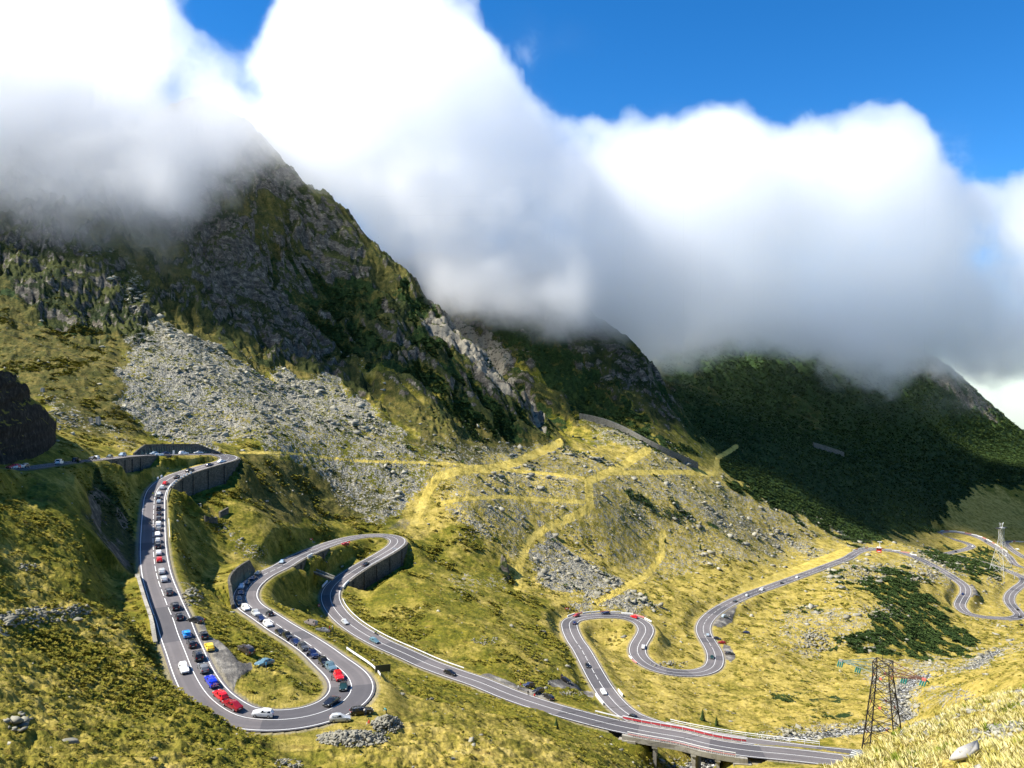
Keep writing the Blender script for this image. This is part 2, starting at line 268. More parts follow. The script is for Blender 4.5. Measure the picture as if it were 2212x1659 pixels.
# dry yellow grass
poly(dry, [(850,1130),(880,1090),(930,1000),(1200,955),(1400,965),(1550,1000),(1700,1115),(1850,1180),(2010,1150),(2100,1050),(2300,1110),(2300,1700),(1850,1700),(1800,1600),(1650,1570),(1400,1560),(1180,1310),(1130,1300),(1120,1250),(1000,1130)], .8, 5)
poly(dry, [(1160,1330),(1240,1310),(1480,1320),(1480,1440),(1400,1400),(1380,1340),(1290,1340),(1200,1380)], .9, 3)
poly(dry, [(860,1130),(960,1050),(1000,1100),(900,1170)], 1, 2)
poly(dry, [(1560,1340),(1700,1280),(1900,1240),(1760,1420),(1560,1480)], .85, 4)
poly(dry, [(1040,1460),(1180,1470),(1300,1560),(1100,1490)], .3, 3)
poly(dry, [(800,1440),(860,1460),(900,1500),(1000,1530),(1100,1560),(1220,1610),(1320,1680),(640,1680),(560,1590),(700,1560),(790,1530)], .6, 5)
poly(dry, [(480,1400),(560,1420),(700,1500),(620,1540),(500,1500)], .45, 4)
poly(dry, [(0,1290),(200,1300),(330,1400),(420,1500),(300,1440),(100,1350),(0,1340)], .45, 4)
poly(dry, [(140,870),(330,960),(300,975),(120,960)], .5, 3)
poly(dry, [(520,970),(640,975),(700,1000),(560,1010)], .5, 3)
poly(dry, [(480,1085),(620,1100),(500,1112)], .6, 2)
poly(dry, [(340,1000),(460,985),(470,1000),(400,1010),(330,1020)], .7, 1)
poly(dry, [(900,1290),(1100,1330),(1150,1400),(1000,1340)], .35, 4)
poly(dry, [(1740,1640),(1860,1600),(1980,1560),(2212,1480),(2300,1700),(1700,1700)], .95, 2)
# gravel and old tarmac lay-by
poly(grav, [(420,1338),(438,1345),(452,1385),(480,1400),(520,1440),(545,1430),(545,1450),(515,1475),(500,1500),(480,1515),(455,1485),(430,1430)], 1, 1)
poly(grav, [(1010,1468),(1060,1462),(1120,1490),(1190,1512),(1180,1522),(1080,1490)], 1, 1)
poly(grav, [(1180,1470),(1210,1468),(1290,1490),(1280,1498),(1190,1480)], 1, 1)
poly(grav, [(1533,1350),(1570,1320),(1595,1308),(1580,1345),(1555,1360)], 1, 1)
poly(grav, [(1560,1390),(1575,1395),(1592,1420),(1580,1430),(1562,1425)], 1, 1)
poly(grav, [(2088,1268),(2102,1270),(2115,1295),(2098,1302),(2090,1290)], 1, 1)
poly(grav, [(820,1150),(870,1110),(900,1120),(880,1145)], .5, 2)
poly(grav, [(600,1590),(660,1560),(700,1570),(660,1659),(610,1659)], .35, 3)
PATHS = [([(520,978),(620,978),(760,995),(900,999),(960,1002),(1000,1003)], 2.5, .9),
 ([(895,1130),(905,1105),(925,1060),(945,1030),(1000,1014),(1060,1012),(1110,1000),(1170,975),(1208,957)], 9.0, 1.0),
 ([(1050,1010),(1120,1018),(1200,1025),(1260,1033)], 3.5, .95),
 ([(955,1085),(1010,1077),(1080,1073),(1200,1082),(1260,1084)], 3.9, .95),
 ([(1118,1268),(1122,1220),(1140,1170),(1180,1140),(1240,1115),(1275,1095),(1272,1070),(1272,1040),(1310,1022),(1355,1000),(1398,972)], 8.8, 1.0),
 ([(1310,1022),(1400,1020),(1480,1020),(1545,1024),(1550,990),(1590,965)], 5.2, .9),
 ([(1290,1300),(1330,1280),(1400,1240),(1430,1200),(1432,1150)], 7.0, .95),
 ([(1830,1190),(1700,1240),(1600,1275)], 9.0, .7)]
STREAM = [(2400,1370),(2212,1393),(2150,1408),(2105,1438),(2060,1453),(1990,1461),(1955,1478),(1945,1520),(1958,1548),(1940,1566),(1880,1573),(1800,1578),(1700,1588),(1652,1592),(1560,1630),(1490,1657),(1440,1690)]

def surf_row(px, py):       # first ground seen at (column, row): its distance
    j = np.clip(np.searchsorted(pxs, px), 1, NC-1); out = []
    col = PY[:, j]; k = np.nonzero((col <= py) & (YY[:, j] > 4))[0]
    if len(k) == 0: return None
    k = k[0]
    if k == 0: return Ys[0]
    t = (col[k-1] - py) / (col[k-1] - col[k] + 1e-9); return Ys[k-1] + t * (Ys[k] - Ys[k-1])
def polyline3(pts, step=2.0):
    P = []
    for x, y in pts:
        Y = surf_row(x, y)
        if Y is not None: P.append(W(x, y, Y))
    P = np.array(P); return catmull(P, step)

# ------------------------------------------------------------------ cut the roads into the slope
DR = np.full(PX.shape, 1e9); ZR = np.zeros(PX.shape); SIDE = np.zeros(PX.shape); HWv = np.zeros(PX.shape); RI = np.full(PX.shape, -1)
def stamp(R, hw, rad, base, skip=None):
    nn = normals2(R)
    for i in range(0, len(R)):
        if skip is not None and skip[i]: continue
        x, y, z = R[i]
        if y < 5: continue
        j0, j1 = np.searchsorted(Ys, [y-rad, y+rad]); ulo = CX + F*(x-rad)/(y-rad if x-rad < 0 else y+rad); uhi = CX + F*(x+rad)/(y-rad if x+rad > 0 else y+rad)
        i0, i1 = np.searchsorted(pxs, [ulo, uhi])
        if i1 <= i0 or j1 <= j0: continue
        s = np.s_[j0:j1, i0:i1]; dx = XX[s] - x; dy = YY[s] - y; d = np.hypot(dx, dy)
        m = d < DR[s]
        DR[s][m] = d[m]; ZR[s][m] = z; SIDE[s][m] = (dx*nn[i, 0] + dy*nn[i, 1])[m]; HWv[s][m] = hw[i]; RI[s][m] = base + i
br1 = (pr1[:, 0] > 1352) & (pr1[:, 0] < 1612) & (pr1[:, 1] > 1560)      # upper bridge span
br2 = (pr2[:, 0] > 1420) & (pr2[:, 0] < 1612) & (road2[:, 1] < 290)      # lower bridge span
stamp(road1, hw1, 20, 0, br1); stamp(road2, hw2, 20, 100000, br2)
# retaining walls: (road, start pixel, end pixel, side +1 right of travel, wall height below the road)
WALLS = [(1, (300,985), (320,983), +1, 5.5), (1, (336,983), (350,983), +1, 5.0), (1, (505,990), (366,1035), 0, 0)]
def idx(r, px, py): return near_idx(pr1 if r == 1 else pr2, px, py)
drop = np.zeros((2, 200000 + 10))       # how far the ground lies below the verge on each side (0 left, 1 right) per road sample
def setdrop(r, a, b, side, h):
    R = road1 if r == 1 else road2; i, j = sorted((idx(r, *a), idx(r, *b))); base = 0 if r == 1 else 100000
    n_ = j - i + 1; prof = np.minimum(1, np.minimum(np.arange(n_), np.arange(n_)[::-1]) / 6.0) * h
    drop[0 if side < 0 else 1, base+i:base+j+1] = prof
WALLSPEC = [  # road, from, to, side of travel, height (negative: holds the slope above), label
 (1, (196,993), (322,983), +1, 6.0, "dark stone wall holding up the high road, left of its small culvert bridge"),
 (1, (334,983), (356,982), +1, 5.0, "short dark stone wall right of the culvert on the high road"),
 (1, (497,989), (343,1054), -1, 9.0, "tall curved stone retaining wall wrapped round the top bend"),
 (1, (606,1224), (637,1206), +1, 6.0, "dark stone wall left of the culvert by the second bend"),
 (1, (655,1198), (690,1183), +1, 5.0, "stone wall right of the culvert by the second bend"),
 (1, (862,1172), (724,1262), -1, 8.0, "long buttressed stone wall below the third bend"),
 (1, (312,985), (466,981.5), -1, -4.6, "grey concrete wall behind the cars on the top bend"),
 (1, (541,1310), (577,1238), -1, -6.0, "dark curved wall cut into the bank behind the second bend"),
 (1, (338,1240), (388,1383), +1, -2.2, "low pale wall beside the ditch on the long straight"),
]
for w in WALLSPEC: setdrop(*w[:5])
near = smooth(0, 1, 1)
D = DR - HWv
bank = 7.0
B0 = 0.9
dl = drop[0][np.clip(RI, 0, 200000)]; dr = drop[1][np.clip(RI, 0, 200000)]
dd = np.where(SIDE > 0, dr, dl); dd[RI < 0] = 0
t = smooth(B0, B0 + bank, D)
zroad = ZR - 0.22
walls = np.abs(dd) > 0.3
zw = ZR - dd - 0.15 * np.clip(D, 0, 20)                 # ground at the foot of a retaining wall
ZN = ZZ.copy()
DMIN = np.where(DR < 1e8, D, 30.0)
quiet = smooth(2.0, 12.0, DMIN)                        # relief fades near the tarmac

# ------------------------------------------------------------------ relief
PYs = HY - F * ZZ / YY
wob = 22
lx = PX + wob * fbm(XX/25, YY/25, 3, 301); ly = PYs + wob * fbm(XX/25, YY/25, 3, 401)
def zs(G): return bil(G, ZX + np.arange(ZW)*ZS, ZY + np.arange(ZH)*ZS, lx, ly)
mS, mR, mP, mD, mG0 = zs(scree), zs(rock), zs(shrub), zs(dry), None
mS = mS * (1 - .22 * smooth(850, 980, PYs) * (PX > 480) * (PX < 980))
mP = mP * (1 - .8 * smooth(.05, .35, fbm(XX/11, YY/11, 3, 321)) * (PYs > 1180))
mG = bil(grav, ZX + np.arange(ZW)*ZS, ZY + np.arange(ZH)*ZS, PX + 2*fbm(XX/6, YY/6, 2, 5), PYs + 2*fbm(XX/6, YY/6, 2, 9))
up = smooth(0, 60, ZZ + 10) ; hi = smooth(560, 700, YY) * smooth(-120, -60, ZZ)
rockm = np.clip(np.maximum(mR, 0.34 * up * (YY < 2100)), 0, 1)
mtn = np.clip(np.maximum(smooth(470, 640, YY) * smooth(-90, -20, ZZ), rockm), 0, 1) * (1 - 0.8*mS)
# coordinates along and across the fall line of the big spurs
ca, sa = math.cos(math.radians(-56)), math.sin(math.radians(-56))
al = XX*ca + YY*sa; ac = -XX*sa + YY*ca
wx = 14 * fbm(XX/90, YY/90, 3, 77)
rib = ridged((ac+wx)/70, al/190, 5, 11, .55) - 1.0
rib2 = ridged((ac+wx*.6)/24, (al+wx)/55, 4, 31, .6) - .9
crag = ridged(XX/13, YY/13, 4, 51, .6) - .9
big = fbm(XX/240, YY/240, 3, 91)
ribn = .6*rib + .8*rib2 + .25*fbm(XX/40, YY/40, 3, 45); q60, q90 = np.percentile(ribn[(YY > 500) & (YY < 1100)], [55, 82]); ribrock = smooth(q60, q90, ribn) * mtn * smooth(450, 560, YY) * smooth(1500, 1100, YY)
rockm = np.clip(np.maximum(rockm, .68 * ribrock * (mS < .4)), 0, 1); mP = mP * (1 - .85 * ribrock) * (1 - .6*np.clip(mR*1.2, 0, 1))
near3 = smooth(1400, 1150, YY)
fr_ = smooth(330, 450, YY)
rib = rib * (1 - .6 * smooth(150, 320, ZZ)); rib2 = rib2 * (1 - .5 * smooth(180, 320, ZZ))
disp = mtn * fr_ * (rib * 9 + big * 6 + rib2 * 3.2) + rockm * (rib2 * 3.6 * fr_ + crag * (0.8 + 0.5 * fr_)) + (1 - mtn) * (fbm(XX/60, YY/60, 2, 61) * 1.6 * smooth(120, 260, YY) + fbm(XX/14, YY/14, 3, 71) * 0.8)
tuss = fbm(XX/2.3, YY/2.3, 3, 81, .6)
near1 = smooth(260, 120, YY) * (1 - mD * .55)
disp += (0.24 + .42 * near1) * tuss * (1-rockm) + mS * (np.abs(pn(XX/3.1, YY/3.1, 99)) * .9 + ridged(XX/9, YY/9, 3, 23) * .5) * smooth(60, 140, YY)
disp += mP * smooth(300, 450, YY) * (np.abs(pn(XX/4.5, YY/4.5, 123)) * 2.2 + np.abs(pn(XX/2.2, YY/2.2, 124)) * 1.0)
disp *= quiet * smooth(15, 60, YY) * (1 - mG)
disp += smooth(40, 15, YY) * (fbm(XX/1.2, YY/1.2, 4, 201) * .12)
ZN = ZZ + disp
# stream bed
st = polyline3(STREAM, 2.5); SD = np.full(PX.shape, 99.0); SZ = np.zeros(PX.shape)
for x, y, z in st:
    j0, j1 = np.searchsorted(Ys, [y-14, y+14]); us = sorted([CX+F*(x-14)/(y-14), CX+F*(x-14)/(y+14), CX+F*(x+14)/(y-14), CX+F*(x+14)/(y+14)]); i0, i1 = np.searchsorted(pxs, [us[0], us[-1]])
    s = np.s_[j0:j1, i0:i1]; d = np.hypot(XX[s]-x, YY[s]-y); m = d < SD[s]; SD[s][m] = d[m]; SZ[s][m] = z
sb = SD + fbm(XX/5, YY/5, 3, 222) * 1.6
ZN = np.where(SD < 14, ZN * smooth(2, 9, sb) + (1 - smooth(2, 9, sb)) * np.minimum(ZN, SZ - 1.6), ZN)
wet = 1 - smooth(2.6, 4.2, sb)
# apply roads
ZN2 = zroad * (1 - t) + ZN * t
zwall = np.where(D < B0, zroad, np.minimum(zw, ZN + 30))
tw = smooth(4, 16, D)
zwall = np.where(D < B0, zroad, zw * (1 - tw) + ZN * tw)
ZF = np.where(DR < 1e8, np.where(walls, zwall, ZN2), ZN)
# lay-bys lie level with the road beside them
lay = smooth(.25, .7, mG) * (DR < 19.5) * (~walls) * smooth(9, 3, D)
ZF = ZF * (1 - lay) + lay * (ZR - 0.10 - 0.02 * np.clip(D, 0, 20))
# open ground under the two bridge spans
for R_, m_, hh_ in ((road1, br1, hw1), (road2, br2, hw2)):
    for (x, y, z), h_ in zip(R_[m_][::2], hh_[m_][::2]):
        rad = h_ + 3; j0, j1 = np.searchsorted(Ys, [y-rad, y+rad]); us = sorted([CX+F*(x-rad)/(y-rad), CX+F*(x-rad)/(y+rad), CX+F*(x+rad)/(y-rad), CX+F*(x+rad)/(y+rad)]); i0, i1 = np.searchsorted(pxs, [us[0], us[-1]])
        s = np.s_[j0:j1, i0:i1]; ZF[s] = np.where(np.hypot(XX[s]-x, YY[s]-y) < rad, np.minimum(ZF[s], z - 1.7), ZF[s])
# bright grassy paths across the slope
pathm = np.zeros(PX.shape); PYF = HY - F * ZF / YY
for pts, hwp, wgt in PATHS:
    P = np.array(pts, float); dm = np.full(PX.shape, 99.0)
    i0, i1 = np.searchsorted(pxs, [P[:, 0].min()-30, P[:, 0].max()+30]); X_ = PX[:, i0:i1]; Y_ = PYF[:, i0:i1]; dd_ = np.full(X_.shape, 99.0)
    for k in range(len(P)-1):
        a_, c_ = P[k], P[k+1]; v = c_ - a_; u_ = np.clip(((X_-a_[0])*v[0] + (Y_-a_[1])*v[1]) / (v@v), 0, 1); dd_ = np.minimum(dd_, np.hypot(X_-a_[0]-u_*v[0], Y_-a_[1]-u_*v[1]))
    dd_ += fbm(XX[:, i0:i1]/5, YY[:, i0:i1]/5, 2, 7) * .8
    pathm[:, i0:i1] = np.maximum(pathm[:, i0:i1], wgt * (1 - smooth(hwp - .8, hwp + .9, dd_)))
ZFp = ZF
terrain_z = ZF
PYF = HY - F * ZF / YY
def ground_hit(px, py):                       # the ground point seen at (column, row)
    j = int(np.clip(np.searchsorted(pxs, px), 1, NC-1)); f = (px - pxs[j-1]) / (pxs[j] - pxs[j-1]); col = PYF[:, j-1]*(1-f) + PYF[:, j]*f
    k = np.nonzero((col <= py) & (Ys > 4))[0]
    if len(k) == 0: return None
    k = max(k[0], 1); t_ = (col[k-1] - py) / (col[k-1] - col[k] + 1e-9); return W(px, py, Ys[k-1] + t_ * (Ys[k] - Ys[k-1]))
def ground_z(x, y):
    p = CX + F * x / y; j = int(np.clip(np.searchsorted(pxs, p), 1, NC-1)); k = int(np.clip(np.searchsorted(Ys, y), 1, NR-1))
    f = (p - pxs[j-1]) / (pxs[j] - pxs[j-1]); g = (y - Ys[k-1]) / (Ys[k] - Ys[k-1])
    return (terrain_z[k-1, j-1]*(1-f) + terrain_z[k-1, j]*f)*(1-g) + (terrain_z[k, j-1]*(1-f) + terrain_z[k, j]*f)*g

# ------------------------------------------------------------------ material helpers
def mat(name): 
    m = bpy.data.materials.new(name); m.use_nodes = True; m.node_tree.nodes.clear(); return m, m.node_tree
class NB:
    def __init__(s, t): s.t = t
    def n(s, k, **kw):
        x = s.t.nodes.new(k)
        for a, v in kw.items(): setattr(x, a, v)
        return x
    def l(s, a, b): s.t.links.new(a, b)
    def val(s, x, inp):
        if isinstance(x, (int, float)): inp.default_value = x
        elif isinstance(x, tuple): inp.default_value = x if len(x) == 4 or inp.type == 'VECTOR' else (*x, 1)
        else: s.l(x, inp)
    def math(s, op, a, b=0.0, c=0.0, clamp=False):
        x = s.n("ShaderNodeMath", operation=op, use_clamp=clamp); s.val(a, x.inputs[0]); s.val(b, x.inputs[1])
        if op in ('MULTIPLY_ADD',): s.val(c, x.inputs[2])
        return x.outputs[0]
    def noise(s, scale, detail=4, rough=.55, vec=None, dist=0.0, col=False):
        x = s.n("ShaderNodeTexNoise"); x.inputs["Scale"].default_value = scale; x.inputs["Detail"].default_value = detail; x.inputs["Roughness"].default_value = rough; x.inputs["Distortion"].default_value = dist
        if vec is not None: s.l(vec, x.inputs["Vector"])
        return x.outputs[1 if col else 0]
    def voro(s, scale, vec=None, feature='F1', out="Distance"):
        x = s.n("ShaderNodeTexVoronoi", feature=feature); x.inputs["Scale"].default_value = scale
        if vec is not None: s.l(vec, x.inputs["Vector"])
        return x.outputs[out]
    def ramp(s, x, pts):
        r = s.n("ShaderNodeValToRGB"); e = r.color_ramp.elements
        for i, (p, c) in enumerate(pts):
            q = e[i] if i < 2 else e.new(p); q.position = p; q.color = (*c, 1) if len(c) == 3 else c
        s.val(x, r.inputs[0]); return r.outputs[0]
    def step(s, x, a, b):
        m = s.n("ShaderNodeMapRange", interpolation_type='SMOOTHSTEP'); s.val(x, m.inputs[0]); m.inputs[1].default_value = a; m.inputs[2].default_value = b; return m.outputs[0]
    def mix(s, f, a, b, mode='MIX'):
        m = s.n("ShaderNodeMix", data_type='RGBA', blend_type=mode); s.val(f, m.inputs[0]); s.val(a, m.inputs[6]); s.val(b, m.inputs[7]); return m.outputs[2]
    def bsdf(s, col, rough=.9, bump=None, bs=.5, bd=.2, spec=.2, metal=0.0):
        p = s.n("ShaderNodeBsdfPrincipled"); s.val(col, p.inputs["Base Color"]); s.val(rough, p.inputs["Roughness"]); p.inputs["Specular IOR Level"].default_value = spec; p.inputs["Metallic"].default_value = metal
        if bump is not None:
            b = s.n("ShaderNodeBump"); b.inputs["Strength"].default_value = bs; b.inputs["Distance"].default_value = bd; s.l(bump, b.inputs["Height"]); s.l(b.outputs[0], p.inputs["Normal"])
        o = s.n("ShaderNodeOutputMaterial"); s.l(p.outputs[0], o.inputs[0]); return p
def simple(name, col, rough=.6, metal=0., spec=.4, var=0., scale=2.0):
    m, t = mat(name); b = NB(t)
    c = (*col, 1)
    if var > 0:
        c = b.mix(b.noise(scale, 4), tuple(x*(1-var) for x in col) + (1,), tuple(min(1, x*(1+var)) for x in col) + (1,))
    b.bsdf(c, rough, spec=spec, metal=metal); return m

# ground material, driven by the cover attributes
gm, gt = mat("ground_cover"); b = NB(gt)
geo = b.n("ShaderNodeNewGeometry"); pos = geo.outputs["Position"]
at1 = b.n("ShaderNodeAttribute", attribute_name="cover_a"); at2 = b.n("ShaderNodeAttribute", attribute_name="cover_b")
s1 = b.n("ShaderNodeSeparateColor"); b.l(at1.outputs["Color"], s1.inputs[0]); s2 = b.n("ShaderNodeSeparateColor"); b.l(at2.outputs["Color"], s2.inputs[0])
aS, aR, aP = s1.outputs[0], s1.outputs[1], s1.outputs[2]; aD, aG, aT = s2.outputs[0], s2.outputs[1], s2.outputs[2]
aW = at2.outputs["Alpha"]; aDist = at1.outputs["Alpha"]
mp = b.n("ShaderNodeMapping"); mp.inputs["Rotation"].default_value = (0, 0, math.radians(56)); mp.inputs["Scale"].default_value = (.35, 1, .6); b.l(pos, mp.inputs["Vector"]); streak = mp.outputs[0]
n_big = b.noise(.035, 5, .6, pos); n_mid = b.noise(.16, 5, .65, pos); n_fine = b.noise(.9, 5, .7, pos); n_v = b.noise(3.2, 3, .7, pos)
n_st = b.noise(.09, 5, .7, streak); n_st2 = b.noise(.4, 4, .65, streak)
g = b.math('ADD', b.math('MULTIPLY', n_mid, .55), b.math('MULTIPLY', n_fine, .45))
green = b.ramp(g, [(.34, (.040, .045, .008)), (.43, (.085, .090, .010)), (.51, (.145, .135, .014)), (.59, (.25, .20, .026)), (.70, (.36, .28, .06))])
yellow = b.ramp(g, [(.32, (.060, .062, .010)), (.42, (.185, .155, .024)), (.52, (.37, .285, .066)), (.68, (.50, .395, .13))])
dmix = b.step(b.math('ADD', aD, b.math('MULTIPLY', b.math('SUBTRACT', b.math('ADD', b.math('MULTIPLY', n_big, .7), b.math('MULTIPLY', n_mid, .3)), .5), 2.6)), .05, .85)
grass = b.mix(dmix, green, yellow)
grass = b.mix(b.math('MULTIPLY', b.step(n_st2, .55, .7), .5), grass, (.11, .065, .022, 1))
heath = b.ramp(g, [(.34, (.016, .022, .006)), (.45, (.055, .058, .014)), (.55, (.115, .095, .025)), (.68, (.22, .165, .05))])
grass = b.mix(b.math('MULTIPLY', b.step(aR, .04, .15), .9), grass, heath)
# rocks strewn through the grass
cell = b.n("ShaderNodeTexVoronoi"); cell.inputs["Scale"].default_value = .55; cell.inputs["Randomness"].default_value = 1
b.l(pos, cell.inputs["Vector"]); cs = b.n("ShaderNodeSeparateColor"); b.l(cell.outputs["Color"], cs.inputs[0])
cell2 = b.n("ShaderNodeTexVoronoi"); cell2.inputs["Scale"].default_value = 1.3; b.l(pos, cell2.inputs["Vector"]); cs2 = b.n("ShaderNodeSeparateColor"); b.l(cell2.outputs["Color"], cs2.inputs[0])
dens = b.math('MULTIPLY_ADD', b.math('SUBTRACT', n_mid, .5), 1.7, b.math('MULTIPLY_ADD', b.math('SUBTRACT', n_st, .5), 1.2, b.math('MULTIPLY', aS, .85)))
dens = b.math('MULTIPLY', dens, b.step(aS, .02, .15))
onr = b.step(b.math('SUBTRACT', dens, b.math('MULTIPLY', cs.outputs[0], .9)), -.04, .04)
onr2 = b.step(b.math('SUBTRACT', dens, b.math('MULTIPLY', cs2.outputs[0], 1.0)), -.04, .04)
stone = b.ramp(cs2.outputs[1], [(0, (.13, .12, .095)), (.45, (.24, .225, .175)), (.8, (.33, .31, .24)), (1, (.44, .41, .33))])
stone = b.mix(b.math('MULTIPLY', b.step(n_fine, .5, .7), .35), stone, (.10, .10, .085, 1))
col = b.mix(b.math('MAXIMUM', b.math('MULTIPLY', onr, onr2), b.step(dens, .85, 1.05)), grass, stone)
# cliffs
rk = b.ramp(b.math('ADD', b.math('MULTIPLY', n_st2, .6), b.math('MULTIPLY', n_fine, .4)), [(.30, (.022, .020, .017)), (.43, (.050, .045, .036)), (.53, (.110, .098, .076)), (.64, (.27, .245, .185))])
rk = b.mix(b.math('MULTIPLY', b.step(aR, .93, .99), b.step(n_st2, .35, .5)), rk, b.mix(n_fine, (.11, .10, .078, 1), (.30, .275, .21, 1)))
nz = b.n("ShaderNodeSeparateXYZ"); b.l(geo.outputs["Normal"], nz.inputs[0])
veg = b.mix(b.step(b.math('ADD', b.math('MULTIPLY', n_fine, .5), b.math('MULTIPLY', n_big, .5)), .42, .58), (.012, .022, .007, 1), (.060, .066, .017, 1))
rsel = b.step(b.math('ADD', b.math('MULTIPLY', b.math('SUBTRACT', n_st, .5), 2.2), b.math('SUBTRACT', b.math('MULTIPLY', aR, 1.3), b.math('MULTIPLY', nz.outputs[2], 1.35))), -.06, .10)
mtcol = b.mix(rsel, veg, rk)
col = b.mix(b.step(b.math('ADD', aR, b.math('MULTIPLY', b.math('SUBTRACT', n_st, .5), .5)), .22, .5), col, mtcol)
# dwarf pine
pine = b.ramp(b.noise(.55, 4, .7, pos), [(.32, (.008, .017, .005)), (.5, (.020, .040, .010)), (.68, (.045, .075, .018))])
psel = b.step(b.math('ADD', aP, b.math('ADD', b.math('MULTIPLY', b.math('SUBTRACT', n_st, .5), 1.3), b.math('MULTIPLY', b.math('SUBTRACT', n_mid, .5), .9))), .47, .56)
col = b.mix(psel, col, pine)
# lay-bys: old tarmac into pale grit
gritc = b.ramp(n_mid, [(.40, (.075, .07, .065)), (.52, (.12, .112, .10)), (.64, (.29, .27, .23))])
gritc = b.mix(b.math('MULTIPLY', b.step(n_v, .45, .65), .3), gritc, (.30, .28, .24, 1))
col = b.mix(b.step(b.math('ADD', aG, b.math('MULTIPLY', b.math('SUBTRACT', n_fine, .5), .5)), .42, .6), col, gritc)
pathc = b.ramp(g, [(.36, (.20, .16, .03)), (.46, (.42, .32, .065)), (.6, (.56, .44, .12))])
col = b.mix(b.step(b.math('ADD', aT, b.math('MULTIPLY', b.math('SUBTRACT', g, .5), 1.3)), .25, .6), col, pathc)
# verge by the tarmac: grit
col = b.mix(b.math('MULTIPLY', b.step(b.math('ADD', aDist, b.math('MULTIPLY', n_fine, .6)), 1.0, .62), .8), col, (.27, .235, .16, 1))
wetc = b.ramp(b.noise(1.1, 4, .7, pos), [(.42, (.03, .03, .028)), (.52, (.09, .09, .08)), (.60, (.6, .6, .58))])
col = b.mix(b.step(aW, .4, .6), col, wetc)
hgt = b.math('ADD', b.math('MULTIPLY', n_fine, 1.0), b.math('ADD', b.math('MULTIPLY', n_v, .35), b.math('MULTIPLY', b.math('MULTIPLY', cell2.outputs["Distance"], aS), -1.2)))
b.bsdf(col, .95, hgt, .9, .55, spec=.1)

idxg = np.arange(NR * NC).reshape(NR, NC)
Q = np.stack([idxg[:-1, :-1], idxg[:-1, 1:], idxg[1:, 1:], idxg[1:, :-1]], -1).reshape(-1, 4)
terrain = mesh_np("ground", np.stack([XX, YY, ZF], -1).reshape(-1, 3), Q, gm, None, True)
tag(terrain, kind="structure", label="grassy rocky valley floor rising into steep craggy mountainside")
def fattr(me, name, r, g_, b_, a_):
    at = me.attributes.new(name, 'FLOAT_COLOR', 'POINT'); at.data.foreach_set("color", np.stack([r, g_, b_, a_], -1).astype(np.float32).ravel())
nearroad = np.clip(DMIN / 2.5, 0, 1); nearroad = np.where(DR < 1e8, nearroad, 1)
fattr(terrain.data, "cover_a", np.clip(mS * smooth(.5, 4, DMIN), 0, 1), rockm, mP * smooth(1, 5, DMIN), nearroad)
fattr(terrain.data, "cover_b", mD, np.maximum(mG, 0), pathm, wet)

# ------------------------------------------------------------------ roads
ram, rt = mat("asphalt"); b = NB(rt); geo = b.n("ShaderNodeNewGeometry"); pos = geo.outputs["Position"]
ua = b.n("ShaderNodeUVMap"); sx = b.n("ShaderNodeSeparateXYZ"); b.l(ua.outputs[0], sx.inputs[0])
tracks = b.math('MULTIPLY', b.math('SINE', b.math('MULTIPLY', sx.outputs[0], 2*math.pi*4)), .5)
ac_ = b.mix(b.noise(.08, 4, .6, pos), (.085, .078, .080, 1), (.165, .150, .150, 1))
ac_ = b.mix(b.math('MULTIPLY', b.step(tracks, .1, .5), .25), ac_, (.20, .18, .175, 1))
# resurfaced darker patches along the length
ptn = b.n("ShaderNodeTexNoise", noise_dimensions='1D'); ptn.inputs["Scale"].default_value = .028; ptn.inputs["Detail"].default_value = 1; b.l(b.math('ADD', sx.outputs[1], 40.0), ptn.inputs["W"])
ac_ = b.mix(b.math('MULTIPLY', b.step(ptn.outputs[0], .56, .565), .6), ac_, (.055, .055, .062, 1))
ac_ = b.mix(b.math('MULTIPLY', b.step(b.noise(.9, 5, .7, pos), .56, .66), .25), ac_, (.05, .048, .05, 1))
b.bsdf(ac_, .85, b.noise(6, 3, .7, pos), .3, .02, spec=.25)
white = simple("road_paint", (.78, .78, .75), .7, var=.12, scale=3)

def strip(name, R, off0, off1, z, material, parent=None, i0=0, i1=None, thick=0, uv=False, kind="structure", label=None):
    i1 = len(R) if i1 is None else i1; P = R[i0:i1]; nn = normals2(R)[i0:i1]
    o0 = off0[i0:i1] if hasattr(off0, '__len__') else np.full(len(P), off0); o1 = off1[i0:i1] if hasattr(off1, '__len__') else np.full(len(P), off1)
    A = np.c_[P[:, :2] + nn*o0[:, None], P[:, 2] + z]; Bv = np.c_[P[:, :2] + nn*o1[:, None], P[:, 2] + z]
    V = np.stack([A, Bv], 1).reshape(-1, 3); k = np.arange(len(P)-1)*2
    Qd = np.stack([k, k+1, k+3, k+2], -1)[:, ::-1]
    o = mesh_np(name, V, Qd, material, parent, True)
    if uv:
        uvl = o.data.uv_layers.new(name="UVMap"); s = np.arange(len(P))*1.5
        uvv = np.stack([np.c_[np.zeros(len(P)), s], np.c_[np.ones(len(P)), s]], 1).reshape(-1, 2); li = Qd.ravel(); uvl.data.foreach_set("uv", uvv[li].astype(np.float32).ravel())
    if kind: tag(o, kind=kind, label=label)
    return o
